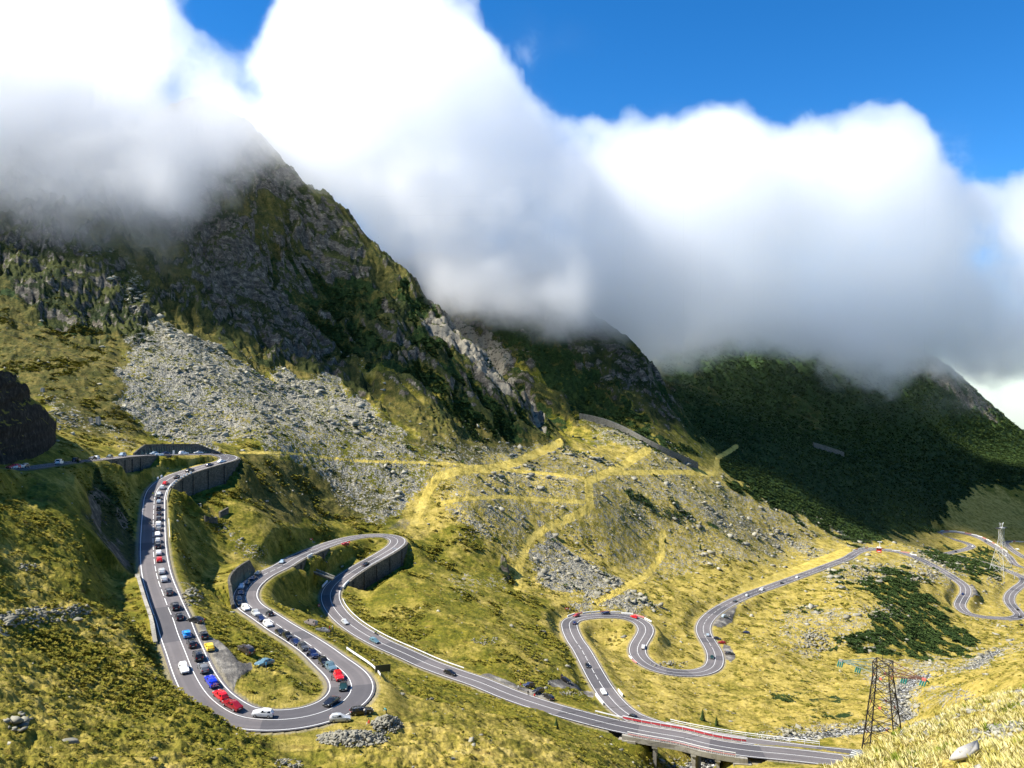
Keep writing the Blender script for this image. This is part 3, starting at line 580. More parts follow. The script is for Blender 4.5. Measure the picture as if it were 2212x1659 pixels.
def dashes(name, R, off, w, z, segs, parent):
    """paint along the road: segs = list of (start, end) in metres"""
    nn = normals2(R); V = []; Qd = []
    s = np.arange(len(R))*1.5
    for a, e in segs:
        q = np.unique(np.r_[a, np.arange(math.ceil(a/1.5)*1.5, e, 1.5), e]); base = len(V)
        X = [np.interp(q, s, R[:, i]) for i in range(3)]; N = [np.interp(q, s, nn[:, i]) for i in range(2)]; O = np.interp(q, s, off) if hasattr(off, '__len__') else np.full(len(q), off)
        for i in range(len(q)):
            for o in (O[i]-w/2, O[i]+w/2): V.append((X[0][i]+N[0][i]*o, X[1][i]+N[1][i]*o, X[2][i]+z))
        for i in range(len(q)-1): k = base+2*i; Qd.append((k+2, k+3, k+1, k))
    return tag(mesh_np(name, V, Qd, white, parent), kind="structure")
rd1 = strip("road", road1, -hw1-.45, hw1+.45, 0, ram, uv=True, label="grey asphalt mountain road with hairpin bends climbing past the viewpoint")
rd2 = strip("road", road2, -hw2-.45, hw2+.45, 0, ram, uv=True, label="grey asphalt road winding down the valley below the bridge")
def seg_plan(pr, R, dashed):
    L = (len(R)-1)*1.5; segs = []; s = 0.0
    isd = np.zeros(len(R), bool)
    for (a, b_) in dashed:
        i, j = sorted((near_idx(pr, *a), near_idx(pr, *b_))); isd[i:j] = True
    i = 0
    while i < len(R)-1:
        if isd[i]: segs.append((i*1.5, min(i*1.5+5.5, L))); i += 5
        else:
            j = i
            while j < len(R)-1 and not isd[j]: j += 1
            segs.append((i*1.5, j*1.5)); i = j
    return segs
dashes("centre_line", road1, 0.0, .15, .03, seg_plan(pr1, road1, [((335,1071),(368,1325)),((531,1296),(604,1225)),((716,1430),(542,1311)),((0,1014),(200,994))]), rd1)
dashes("centre_line", road2, 0.0, .15, .03, seg_plan(pr2, road2, [((1252,1395),(1301,1482)),((1519,1356),(1874,1187)),((1521,1371),(1540,1405))]), rd2)
for R, hw, par in ((road1, hw1, rd1), (road2, hw2, rd2)):
    for sgn in (-1, 1): dashes("edge_line", R, sgn*(hw-.12), .17, .03, [(0, (len(R)-1)*1.5)], par)

CLD = .0150
# ------------------------------------------------------------------ cloud bank hugging the crests: a real density field
def _h3(ix, iy, iz, s):
    h = (ix * 374761393 + iy * 668265263 + iz * 2147483647 + s * 144269504) & 0xFFFFFFFF
    h = ((h ^ (h >> 13)) * 1274126177) & 0xFFFFFFFF
    return ((h ^ (h >> 16)) & 0xFFFF) / 32767.5 - 1
def vn3(x, y, z, s):
    ix, iy, iz = (np.floor(v).astype(np.int64) for v in (x, y, z)); f = [v - np.floor(v) for v in (x, y, z)]; u = [t_*t_*(3-2*t_) for t_ in f]; r = 0
    for a in (0, 1):
        for b_ in (0, 1):
            for c in (0, 1):
                r = r + _h3(ix+a, iy+b_, iz+c, s) * (u[0] if a else 1-u[0]) * (u[1] if b_ else 1-u[1]) * (u[2] if c else 1-u[2])
    return r
CMIN, CMAX, VS = np.array([-1080., 500., -90.]), np.array([1680., 1880., 1000.]), 10.0
cn = ((CMAX - CMIN) / VS).astype(int) + 1; CMAX = CMIN + (cn - 1) * VS
gz, gy_, gx_ = np.meshgrid(*(CMIN[k] + np.arange(cn[k]) * VS for k in (2, 1, 0)), indexing='ij')
cxp = CX + F * gx_ / gy_; cyp = HY - F * gz / gy_; m_ = gy_ / F
TOPX = [-700,-300,330,370,420,520,575,620,700,800,880,950,1020,1080,1120,1180,1250,1380,1450,1520,1600,1660,1750,1850,1950,2000,2030,2080,2150,2212,2400,2700]
TOPY = [-120,-120,-60,20,120,150,90,0,-15,5,25,45,75,130,200,250,280,292,315,285,290,335,300,272,258,300,365,405,405,375,400,420]
BOTX = [-700,0,150,250,330,380,440,520,590,660,740,800,850,900,1050,1200,1280,1340,1400,1500,1600,1750,1850,1950,2050,2120,2212,2400,2700]
BOTY = [490,485,500,505,480,455,430,425,430,445,470,530,600,645,675,688,722,752,768,768,758,750,768,785,792,800,798,790,780]
DX = [-700,0,330,500,700,900,1100,1250,1400,1600,1900,2300,2700]
DC = [720,700,715,830,985,950,935,955,1130,1250,1340,1500,1560]
tp = np.interp(cxp, TOPX, TOPY); bt = np.interp(cxp, BOTX, BOTY); dc = np.interp(cxp, DX, DC)
ht = (cyp - tp) * m_; hb = (bt - cyp) * m_
cand = (ht > -130) & (hb > -200) & (np.abs(gy_ - dc) < 330)
full = np.zeros(gx_.shape, np.float32); FX = (gx_, gy_, gz, cxp, cyp, dc, ht, hb)
gx_, gy_, gz, cxp, cyp, dc, ht, hb = (v[cand] for v in FX)
n1 = vn3(gx_/170, gy_/170, gz/150, 1); n2 = vn3(gx_/80, gy_/80, gz/70, 2); n3 = vn3(gx_/38, gy_/38, gz/34, 3); n4 = vn3(gx_/22, gy_/22, gz/20, 4)
nn_ = .36*n1 + .32*n2 + .22*n3 + .14*n4
bil_ = 1 - 2*np.abs(vn3(gx_/110, gy_/110, gz/100, 5))       # rounded heads
thick = 165 + 40*n1
hd = thick - np.abs(gy_ - dc)
d = smooth(-6, 24, ht + 80*nn_ + 18*bil_) * smooth(-30, 75, hb + 75*nn_) * smooth(-20, 60, hd + 70*nn_)
def blob(cx, cy, rx, ry): return np.exp(-(((cxp-cx)/rx)**2 + ((cyp-cy)/ry)**2))
thin_ = 1.0 + .25*blob(440, 260, 90, 60) - .72*blob(470, 80, 80, 75) - .8*blob(540, 200, 60, 60) - .7*blob(380, 190, 50, 60)
thin_ -= .35*blob(500, 430, 90, 60) + .5*blob(2130, 560, 60, 120) + .35*blob(2212, 700, 80, 120)
d *= np.clip(thin_ + .25*n2, .03, 1)
d *= .55 + .75*smooth(-.5, .6, nn_)
d *= 1 + .9*smooth(520, 640, cyp)*smooth(850, 1000, cxp)
# thin veil trailing under the bank over the crags
veil = .16 * smooth(-40, 60, hb + 90) * smooth(-10, 60, ht) * smooth(-20, 60, hd) * smooth(.0, .8, n2 + .5*n1)
hz_ = .055 * smooth(1250, 1500, cxp) * smooth(-190, 20, hb) * smooth(-10, 60, ht) * smooth(-60, 60, hd)
veil = np.maximum(veil, hz_)
# stray wisps in the blue
wis = .16 * smooth(.25, .8, n2 + .5*n3) * (blob(1170, 110, 90, 70) + blob(1130, 250, 90, 70) + blob(1450, 270, 200, 40) + blob(2050, 330, 120, 60)) * smooth(0, 60, hd)
d = np.clip(np.maximum(d, np.maximum(veil, wis)), 0, 1.3)
full[cand] = d; d = full; gx_, gy_, gz = FX[:3]
for ax in range(3):
    sl_ = [slice(None)]*3
    for e in (0, -1): sl_[ax] = e; d[tuple(sl_)] = 0
cme = bpy.data.meshes.new("cloud_bank"); cme.vertices.add(d.size)
cme.vertices.foreach_set("co", np.stack([gx_, gy_, gz], -1).astype(np.float32).ravel())
ca_ = cme.attributes.new("amount", 'FLOAT', 'POINT'); ca_.data.foreach_set("value", d.astype(np.float32).ravel())
cloud = link("cloud_bank", cme); tag(cloud, kind="stuff", label="white cloud bank lying along the mountain crests")
vm, vt = mat("cloud"); b = NB(vt)
ad = b.n("ShaderNodeAttribute", attribute_name="density"); tc = b.n("ShaderNodeNewGeometry")
nf = b.noise(.021, 7, .70, tc.outputs["Position"], .4)
amt = b.math('ADD', ad.outputs["Fac"], b.math('MULTIPLY', b.math('SUBTRACT', nf, .5), b.math('MULTIPLY', b.step(ad.outputs["Fac"], 0.0, .2), 2.6)))
amt = b.math('MAXIMUM', b.math('MULTIPLY', amt, b.step(amt, 0.06, .42)), b.math('MULTIPLY', ad.outputs["Fac"], .12))
vs_ = b.n("ShaderNodeVolumeScatter"); vs_.inputs["Color"].default_value = (1, 1, 1, 1); vs_.inputs["Anisotropy"].default_value = 0.5
b.l(b.math('MULTIPLY', amt, CLD), vs_.inputs["Density"])
b.l(vs_.outputs[0], b.n("ShaderNodeOutputMaterial").inputs["Volume"])
ng = bpy.data.node_groups.new("cloud_field", 'GeometryNodeTree')
ng.interface.new_socket("Geometry", in_out='INPUT', socket_type='NodeSocketGeometry'); ng.interface.new_socket("Geometry", in_out='OUTPUT', socket_type='NodeSocketGeometry')
b = NB(ng); gi = b.n("NodeGroupInput"); go = b.n("NodeGroupOutput")
vc = b.n("GeometryNodeVolumeCube")
h = VS * .5
vc.inputs["Min"].default_value = tuple(CMIN); vc.inputs["Max"].default_value = tuple(CMAX)
for k, a in enumerate("XYZ"): vc.inputs["Resolution " + a].default_value = int(cn[k])
ps = b.n("GeometryNodeInputPosition"); sub = b.n("ShaderNodeVectorMath", operation='SUBTRACT'); b.l(ps.outputs[0], sub.inputs[0]); sub.inputs[1].default_value = tuple(CMIN)
dv = b.n("ShaderNodeVectorMath", operation='SCALE'); b.l(sub.outputs[0], dv.inputs[0]); dv.inputs["Scale"].default_value = 1/VS
sp = b.n("ShaderNodeSeparateXYZ"); b.l(dv.outputs[0], sp.inputs[0])
r3 = []
for k in range(3):
    q = b.math('ROUND', sp.outputs[k]); q = b.math('MINIMUM', b.math('MAXIMUM', q, 0.0), float(cn[k]-1)); r3.append(q)
# indices beyond 2^24 would lose precision in float; the product stays below that
fi = b.math('MULTIPLY_ADD', b.math('MULTIPLY_ADD', r3[2], float(cn[1]), r3[1]), float(cn[0]), r3[0])
si = b.n("GeometryNodeSampleIndex", data_type='FLOAT', domain='POINT'); na = b.n("GeometryNodeInputNamedAttribute", data_type='FLOAT'); na.inputs["Name"].default_value = "amount"
b.l(gi.outputs[0], si.inputs["Geometry"]); b.l(na.outputs[0], si.inputs["Value"]); b.l(fi, si.inputs["Index"]); b.l(si.outputs[0], vc.inputs["Density"])
sm_ = b.n("GeometryNodeSetMaterial"); sm_.inputs["Material"].default_value = vm
b.l(vc.outputs[0], sm_.inputs[0]); b.l(sm_.outputs[0], go.inputs[0])
md = cloud.modifiers.new("density", 'NODES'); md.node_group = ng
cme.materials.append(vm)
print("cloud voxels", d.size, cn)

# ------------------------------------------------------------------ building helpers
class MB:
    """collects boxes, bars, prisms into ONE mesh"""
    def __init__(s): s.v = []; s.f = []
    def add(s, V, Fc): k = len(s.v); s.v += [tuple(p) for p in V]; s.f += [tuple(i + k for i in f) for f in Fc]
    def hexa(s, P): s.add(P, [(0,3,2,1),(4,5,6,7),(0,1,5,4),(1,2,6,5),(2,3,7,6),(3,0,4,7)])
    def box(s, c, d, rz=0.0, R=None):
        M = R or Matrix.Rotation(rz, 3, 'Z'); x, y, z = (q/2 for q in d); c = Vector(c)
        s.hexa([c + M @ Vector(p) for p in ((-x,-y,-z),(x,-y,-z),(x,y,-z),(-x,y,-z),(-x,-y,z),(x,-y,z),(x,y,z),(-x,y,z))])
    def bar(s, a, b, w, w2=None, n=4):
        a, b = Vector(a), Vector(b); d = b - a; L = d.length
        if L < 1e-6: return
        M = d.to_track_quat('Z', 'Y').to_matrix(); w2 = w if w2 is None else w2; P = []
        for q, r in ((a, w), (b, w2)):
            for i in range(n): t_ = (i+.5)/n*2*math.pi; P.append(q + M @ Vector((math.cos(t_)*r, math.sin(t_)*r, 0)))
        s.add(P, [tuple(range(n))[::-1], tuple(range(n, 2*n))] + [(i, (i+1) % n, n+(i+1) % n, n+i) for i in range(n)])
    def lathe(s, c, prof, n=10, R=None):
        c = Vector(c); R = R or Matrix.Identity(3); P = []
        for r, z in prof:
            for i in range(n): t_ = i/n*2*math.pi; P.append(c + R @ Vector((math.cos(t_)*r, math.sin(t_)*r, z)))
        m = len(prof); Fc = [tuple(range(n))[::-1], tuple(range((m-1)*n, m*n))]
        for j in range(m-1): Fc += [(j*n+i, j*n+(i+1) % n, (j+1)*n+(i+1) % n, (j+1)*n+i) for i in range(n)]
        s.add(P, Fc)
    def build(s, name, material, parent=None, sm=False, origin=None):
        me = bpy.data.meshes.new(name); V = s.v
        if origin is not None: o_ = Vector(origin); V = [tuple(Vector(p) - o_) for p in V]
        me.from_pydata(V, [], s.f); me.update()
        if sm: me.polygons.foreach_set("use_smooth", [True]*len(me.polygons))
        ob = link(name, me, material, parent)
        if origin is not None and parent is None: ob.location = origin
        return ob
def empty(name, loc, rz=0.0):
    o = bpy.data.objects.new(name, None); COL.objects.link(o); o.location = loc; o.rotation_euler = (0, 0, rz); o.empty_display_size = .2; return o

def stonemat(name, lo, hi_, sc=1.2, mort=.05):
    m, t_ = mat(name); b = NB(t_); g_ = b.n("ShaderNodeNewGeometry"); p = g_.outputs["Position"]
    mp_ = b.n("ShaderNodeMapping"); mp_.inputs["Scale"].default_value = (1, 1, 1.7); b.l(p, mp_.inputs["Vector"])
    v = b.n("ShaderNodeTexVoronoi"); v.inputs["Scale"].default_value = sc; b.l(mp_.outputs[0], v.inputs["Vector"]); cs_ = b.n("ShaderNodeSeparateColor"); b.l(v.outputs["Color"], cs_.inputs[0])
    c = b.mix(cs_.outputs[0], (*lo, 1), (*hi_, 1)); e = b.voro(sc, mp_.outputs[0], 'DISTANCE_TO_EDGE'); c = b.mix(b.step(e, mort, .0), c, tuple(q*.5 for q in lo) + (1,))
    mp2 = b.n("ShaderNodeMapping"); mp2.inputs["Scale"].default_value = (.6, .6, .12); b.l(p, mp2.inputs["Vector"])
    c = b.mix(b.math('MULTIPLY', b.step(b.noise(1, 4, .7, mp2.outputs[0]), .5, .68), .5), c, tuple(q*.45 for q in lo) + (1,))
    b.bsdf(c, .95, e, .5, .1, spec=.1); return m
m_wall = stonemat("wall_stone", (.075,.070,.058), (.15,.14,.115)); m_conc = stonemat("pale_concrete", (.26,.24,.20), (.36,.34,.29), .35, .02); m_dry = stonemat("dry_stone", (.12,.115,.095), (.22,.21,.175), 1.2)
m_white = simple("white_rail", (.80,.80,.78), .5, var=.1, scale=.6); m_red = simple("red_rail", (.55,.05,.06), .5, var=.2, scale=.5); m_dred = simple("faded_red", (.55,.22,.20), .6, var=.25, scale=1)
m_shade = simple("culvert_shade", (.012,.012,.012), .9); m_galv = simple("galvanised", (.52,.53,.53), .45, .3, var=.12)

def wall_along(r, a, b_, side, h, o0, o1, name, label, material, top=0.1, parent=None, cat="wall", origin_snap=True, group=None):
    R, pr, hw = (road1, pr1, hw1) if r == 1 else (road2, pr2, hw2); i, j = sorted((near_idx(pr, *a), near_idx(pr, *b_)))
    nn = normals2(R); mb = MB(); n_ = j - i; pts = []
    for k in range(i, j+1):
        e = min(k-i, j-k) / 6.0; hh = h * min(1, .25 + e) if h > 0 else h * min(1, .2 + e*1.2)
        P = R[k]; N = nn[k] * side; q0 = P[:2] + N*(hw[k]+o0); q1 = P[:2] + N*(hw[k]+o1)
        zt, zb = (P[2]+top, P[2]-abs(hh)-1.2) if h > 0 else (P[2]-hh, P[2]-.6)
        # coping stands a little proud
        pts += [(*q0, zb), (*q0, zt), (*q1, zt), (*q1, zb)]
    Fc = []
    for k in range(n_):
        s0, s1 = 4*k, 4*k+4
        for u_, v_ in ((0,1),(1,2),(2,3)): Fc.append((s0+u_, s0+v_, s1+v_, s1+u_))
    Fc += [(0,1,2,3), (4*n_+3, 4*n_+2, 4*n_+1, 4*n_)]
    mb.add(pts, Fc); o = mb.build(name, material, parent, origin=tuple(R[(i+j)//2]) if parent is None else None)
    if parent is None: tag(o, label, cat, group)
    if h > 4 and parent is None:        # buttresses
        bb = MB(); og = R[(i+j)//2]
        for k in range(i+6, j-4, 7):
            P = R[k]; N = nn[k]*side; q = P[:2] + N*(hw[k]+o1+.25); ang = math.atan2(N[1], N[0]); bb.box((q[0]-og[0], q[1]-og[1], P[2]-og[2]-h/2-.8), (.6, .8, h), ang)
        if bb.v: bb.build("buttress", m_wall, o)
    return o
for w in WALLSPEC:
    m_ = m_conc if w[5].startswith("low pale") else (m_wall)
    wall_along(w[0], w[1], w[2], w[3], w[4], (.9 if w[4] < 0 else .55), (1.7 if w[4] < 0 else 1.7), "retaining_wall", w[5], m_)
# culverts below the high road and the second bend
def culvert(px, py, label):
    k = near_idx(pr1, px, py); P = Vector(road1[k]); N = Vector((*normals2(road1)[k], 0)); T = Vector((-N.y, N.x, 0)); rz = math.atan2(N.y, N.x)
    e = empty("culvert", P + N*4.6 + Vector((0, 0, -5.5)), rz); tag(e, label, "culvert")
    m1 = MB(); m1.box((.2, 2.2, 2.6), (1.2, .9, 5.4)); m1.build("abutment", m_wall, e); m1 = MB(); m1.box((.2, -2.2, 2.6), (1.2, .9, 5.4)); m1.build("abutment", m_wall, e)
    m1 = MB(); m1.box((.2, 0, 5.0), (1.3, 5.4, .7)); m1.build("lintel", m_conc, e)
    m1 = MB(); m1.box((-.3, 0, 2.3), (.2, 3.5, 4.6)); m1.build("shade_panel", m_shade, e)  # solid black panel, painted-in shade of the culvert's hollow
    m1 = MB()
    for yy in (-1.9, 1.9): m1.bar((1, yy, .3), (11, yy*.9, -3.2), .28)
    m1.build("channel_edge", m_conc, e)
    m1 = MB(); m1.hexa([(.8,-1.7,-.6),(11,-1.6,-4.2),(11,1.6,-4.2),(.8,1.7,-.6),(.8,-1.7,0),(11,-1.6,-3.6),(11,1.6,-3.6),(.8,1.7,0)]); m1.build("channel_floor", m_dry, e)
    return e
culvert(328, 983, "culvert with its shaded mouth painted black under the high road"); culvert(645, 1201, "culvert with a long channel below the second bend")

# ------------------------------------------------------------------ guard rails, bollard rows and parapets
def along(r, a, b_):
    R, pr, hw = (road1, pr1, hw1) if r == 1 else (road2, pr2, hw2); i, j = sorted((near_idx(pr, *a), near_idx(pr, *b_))); return R, hw, normals2(R), i, j
def guardrail(r, a, b_, side, label, off=.7, h=.75, every=3, bh=.32, group="white guard rails"):
    R, hw, nn, i, j = along(r, a, b_); O = Vector(R[(i+j)//2]); e = empty("guard_rail", O); tag(e, label, "guard rail", group)
    bm_ = MB(); prev = None
    for k in range(i, j+1):
        q = Vector((*(R[k][:2] + nn[k]*side*(hw[k]+off)), R[k][2])) - O
        if prev is not None:
            t_ = (q - prev).normalized(); s_ = Vector((-t_.y, t_.x, 0))*.06; z0, z1 = Vector((0,0,h-bh)), Vector((0,0,h))
            bm_.hexa([prev-s_+z0, q-s_+z0, q+s_+z0, prev+s_+z0, prev-s_+z1, q-s_+z1, q+s_+z1, prev+s_+z1])
        if (k-i) % every == 0: pm = MB(); pm.bar(q+Vector((0,0,-.5)), q+Vector((0,0,h-.02)), .07); pm.build("post", m_galv, e)
        prev = q
    bm_.build("rail", m_white, e)
    return e
guardrail(1, (716,1298), (925,1434), -1, "long white guard rail curving down beside the third leg of road", off=1.0)
guardrail(1, (925,1437), (986,1457), -1, "white guard rail end right before the black estate car", off=1.0)
guardrail(1, (700,1416), (757,1470), +1, "short white guard rail on the grass outside the big bend", off=2.0, bh=.45, h=.9)
guardrail(1, (332,1128), (332,1170), -1, "thin white rail beside the queue on the long straight", off=1.2)
guardrail(1, (345,1050), (333,1085), -1, "thin white rail by the top of the long straight", off=.6)
guardrail(1, (1278,1552), (1334,1567), -1, "grey guard rail leading up to the bridge", off=.8, h=.9)
guardrail(2, (1738,1240), (1832,1205), +1, "white rail along the straight towards the far bend", off=.8, h=.6)
guardrail(1, (855,1178), (780,1222), -1, "thin pale rail on the wall below the third bend", off=.6, h=.8, bh=.12)
def parapet(r, a, b_, side, label, off=.9, cat="parapet", red=True, bl=3, h=.75, gap=0, first=0, grp="red and white road parapets"):
    """row of separate painted blocks"""
    R, hw, nn, i, j = along(r, a, b_); O = Vector(R[(i+j)//2]); e = empty("parapet", O); tag(e, label, cat, grp); n_ = 0
    for k in range(i, j-bl+1, bl+gap):
        m1 = MB(); q0 = Vector((*(R[k][:2] + nn[k]*side*(hw[k]+off)), R[k][2])) - O; q1 = Vector((*(R[k+bl][:2] + nn[k+bl]*side*(hw[k+bl]+off)), R[k+bl][2])) - O
        c = (q0+q1)/2 + Vector((0,0,h/2)); m1.box(c, ((q1-q0).length*(.96 if not gap else .8), .3, h), math.atan2(q1.y-q0.y, q1.x-q0.x)); m1.build("block", m_dred if (red and n_ % 3 == 1) else m_white, e); n_ += 1
parapet(2, (1244,1336), (1391,1352), -1, "red and white parapet outside the bend of the lower loop", off=1.3)
parapet(2, (1855,1191), (1985,1206), -1, "red and white parapet behind the red cable car cabin", off=1.3, bl=4)
parapet(2, (2040,1149.5), (2170,1195), -1, "red and white parapet on the farthest visible bend", off=1.4, bl=5, h=1.0)
parapet(2, (2176,1170), (2250,1171), +1, "red and white parapet at the photo's right edge", off=1.4, bl=5, h=1.0)
parapet(2, (1379,1415), (1395,1430), +1, "short red and white kerb inside the lower loop", off=.9, bl=2, h=.5)
W_ = "white concrete bollards by the culverts"
parapet(1, (366,1035), (392,1022), -1, "white bollards on top of the tall curved wall", off=.9, red=False, bl=1, gap=1, h=1.0, grp=W_)
parapet(1, (347,1050), (356,1041), -1, "white bollards at the lower end of the curved wall", off=.9, red=False, bl=1, gap=1, h=1.0, grp=W_)
parapet(1, (360,1037), (375,1030), +1, "white bollards inside the top bend, above the channel", off=.9, red=False, bl=1, gap=1, h=1.0, grp=W_)
parapet(1, (318,983.5), (338,982.5), +1, "white bollards over the culvert on the high road", off=.9, red=False, bl=1, gap=0, h=.8, grp=W_)
parapet(1, (640,1204), (654,1198), +1, "white bollards over the culvert by the second bend", off=.9, red=False, bl=1, gap=0, h=.8, grp=W_)
parapet(1, (728,1259), (719,1270), +1, "white bollards at the end of the culvert channel", off=.9, red=False, bl=1, gap=0, h=.9, grp=W_)
parapet(1, (733,1254), (719,1272), -1, "white bollards at the lower end of the buttressed wall", off=.9, red=False, bl=1, gap=0, h=.9, grp=W_)
parapet(2, (1308,1494), (1318,1506), +1, "white bollards left of the straight below the loop", off=.9, red=False, bl=1, gap=0, h=.9, grp=W_)
parapet(2, (1312,1500), (1330,1520), -1, "white bollards right of the straight below the loop", off=.9, red=False, bl=1, gap=0, h=.9, grp=W_)

# ------------------------------------------------------------------ the two bridges
def deck(mb, R, hw, nn, i, j, O, ext, zt, th):
    pts = []
    for k in range(i, j+1):
        P = R[k]; a_ = P[:2] - nn[k]*(hw[k]+ext); c_ = P[:2] + nn[k]*(hw[k]+ext)
        pts += [(a_[0]-O.x, a_[1]-O.y, P[2]+zt-O.z), (c_[0]-O.x, c_[1]-O.y, P[2]+zt-O.z), (c_[0]-O.x, c_[1]-O.y, P[2]+zt-th-O.z), (a_[0]-O.x, a_[1]-O.y, P[2]+zt-th-O.z)]
    Fc = [(3,2,1,0)]; n_ = j-i
    for k in range(n_):
        for u_ in range(4): v_ = (u_+1) % 4; Fc.append((4*k+u_, 4*k+v_, 4*k+4+v_, 4*k+4+u_))
    Fc.append((4*n_, 4*n_+1, 4*n_+2, 4*n_+3)); mb.add(pts, Fc)
def railing(r, i, j, side, off, O, parent, h=1.1, mid=m_red, every=2, picket=True, midh=(.45,.8)):
    R, hw, nn = (road1, hw1, normals2(road1)) if r == 1 else (road2, hw2, normals2(road2)); e = bpy.data.objects.new("railing", None); COL.objects.link(e); e.parent = parent
    top, pk, md_ = MB(), MB(), MB(); prev = None
    for k in range(i, j+1):
        q = Vector((*(R[k][:2] + nn[k]*side*(hw[k]+off)), R[k][2])) - O
        if prev is not None:
            top.bar(prev+Vector((0,0,h)), q+Vector((0,0,h)), .11); md_.bar(prev+Vector((0,0,midh[0])), q+Vector((0,0,midh[0])), .05)
            t_ = (q-prev).normalized(); s_ = Vector((-t_.y, t_.x, 0))*.03; z0, z1 = Vector((0,0,midh[0])), Vector((0,0,midh[1])); md_.hexa([prev-s_+z0, q-s_+z0, q+s_+z0, prev+s_+z0, prev-s_+z1, q-s_+z1, q+s_+z1, prev+s_+z1])
            if picket:
                for u_ in (.0, .33, .66): w_ = prev.lerp(q, u_); pk.bar(w_+Vector((0,0,-.3)), w_+Vector((0,0,midh[0])), .035)
        if (k-i) % every == 0: post = MB(); post.bar(q+Vector((0,0,-.3)), q+Vector((0,0,h)), .08); post.build("post", m_white, e)
        prev = q
    top.build("handrail", m_white, e); md_.build("mid_rail", mid, e)
    if picket: tag(pk.build("infill", m_white, e), kind="stuff")
nn1, nn2 = normals2(road1), normals2(road2)
iA, iB = near_idx(pr1, 1352, 1571), near_idx(pr1, 1612, 1621); O = Vector(road1[(iA+iB)//2]); ub = empty("road_bridge", O); tag(ub, "concrete road bridge with white and red railings across the stream gorge", "bridge")
mb = MB(); deck(mb, road1, hw1, nn1, iA, iB, O, 1.5, -.06, 1.5); mb.build("deck", m_conc, ub)
for side, a_, b_ in ((1, (1358,1572), (1590,1617)), (-1, (1336,1567), (1618,1622))):
    i, j = sorted((near_idx(pr1, *a_), near_idx(pr1, *b_))); railing(1, i, j, side, 1.1, O, ub, mid=m_red if side < 0 else m_dred, midh=(.35,.85) if side < 0 else (.4,.6))
for px_, py_ in ((1416,1584), (1500,1600), (1548,1610)):
    k = near_idx(pr1, px_, py_); P = Vector(road1[k]); N = Vector((*nn1[k], 0)); gz_ = min(ground_z(P.x, P.y), P.z-8) - 2; m1 = MB(); H_ = P.z - 1.5 - gz_
    m1.box(P - O + Vector((0, 0, -1.5-H_/2)), (9.6, 1.0, H_), math.atan2(N.y, N.x)); m1.box(P - O + Vector((0, 0, -1.9)), (10.4, 1.5, .7), math.atan2(N.y, N.x)); m1.build("pier", m_conc, ub)
for px_, py_, s_ in ((1354,1571,-1), (1611,1621,1)):
    k = near_idx(pr1, px_, py_); P = Vector(road1[k]); N = Vector((*nn1[k], 0)); T = Vector((-N.y, N.x, 0)); m1 = MB(); m1.box(P - O + T*s_*-1.5 + Vector((0, 0, -6.5)), (11.2, 5, 10.2), math.atan2(N.y, N.x)); m1.build("abutment", m_conc, ub)
iA, iB = near_idx(pr2[:90], 1425, 1569), near_idx(pr2[:90], 1612, 1605); iA, iB = sorted((iA, iB)); O = Vector(road2[(iA+iB)//2]); lb = empty("road_bridge", O); tag(lb, "lower road bridge with a white railing behind the first bridge", "bridge")
mb = MB(); deck(mb, road2, hw2, nn2, iA, iB, O, 1.3, -.06, 1.3); mb.build("deck", m_conc, lb)
i0, i1 = sorted((near_idx(pr2[:110], 1432, 1571), near_idx(pr2[:110], 1770, 1625))); railing(2, i0, i1, +1 if False else -1, 1.0, O, lb, mid=m_white, picket=False, midh=(.5,.58), every=3)
railing(2, i0, i1, +1, 1.0, O, lb, mid=m_white, picket=False, midh=(.5,.58), every=3)
for t_ in (.25, .6):
    k = int(iA + (iB-iA)*t_); P = Vector(road2[k]); N = Vector((*nn2[k], 0)); gz_ = min(ground_z(P.x, P.y), P.z-6) - 2; m1 = MB(); H_ = P.z-1.3-gz_; m1.box(P - O + Vector((0,0,-1.3-H_/2)), (8.6, .9, H_), math.atan2(N.y, N.x)); m1.build("pier", m_conc, lb)
for k, s_ in ((iA, 1), (iB, -1)):
    P = Vector(road2[k]); N = Vector((*nn2[k], 0)); m1 = MB(); m1.box(P - O + Vector((0,0,-5.0)), (10, 3.5, 7.6), math.atan2(N.y, N.x)); m1.build("abutment", m_conc, lb)

# ------------------------------------------------------------------ free-standing walls on the slope
def free_wall(pts, h, th, label, material, step=4.0, name="stone_wall", cat="wall"):
    P = [ground_hit(*p) for p in pts]; P = catmull(np.array([tuple(p) for p in P]), step); O = Vector(P[len(P)//2]); mb = MB(); nn = normals2(P); V = []
    for k in range(len(P)):
        N = nn[k]; z = P[k][2]; a_ = P[k][:2]-N*th/2; c_ = P[k][:2]+N*th/2
        V += [(a_[0]-O.x, a_[1]-O.y, z-3-O.z), (a_[0]-O.x, a_[1]-O.y, z+h-O.z), (c_[0]-O.x, c_[1]-O.y, z+h-O.z), (c_[0]-O.x, c_[1]-O.y, z-3-O.z)]
    Fc = [(0,1,2,3), (4*len(P)-1, 4*len(P)-2, 4*len(P)-3, 4*len(P)-4)]
    for k in range(len(P)-1):
        for u_, v_ in ((0,1),(1,2),(2,3)): Fc.append((4*k+u_, 4*k+v_, 4*k+4+v_, 4*k+4+u_))
    mb.add(V, Fc); o = mb.build(name, material); o.location = O; tag(o, label, cat); return o
free_wall([(1252,905),(1290,912),(1340,930),(1400,962),(1460,990),(1508,1012)], 5.5, 3, "long grey avalanche wall slanting down between the yellow paths", m_dry)
free_wall([(1757,965),(1790,975),(1825,987)], 6.5, 3, "short grey avalanche wall high on the dark pine slope", m_dry)
free_wall([(442,1125),(466,1131),(470,1127)], 2.2, 1.0, "low ruined wall, left end, on the bank below the top bend", m_wall, 1.5)
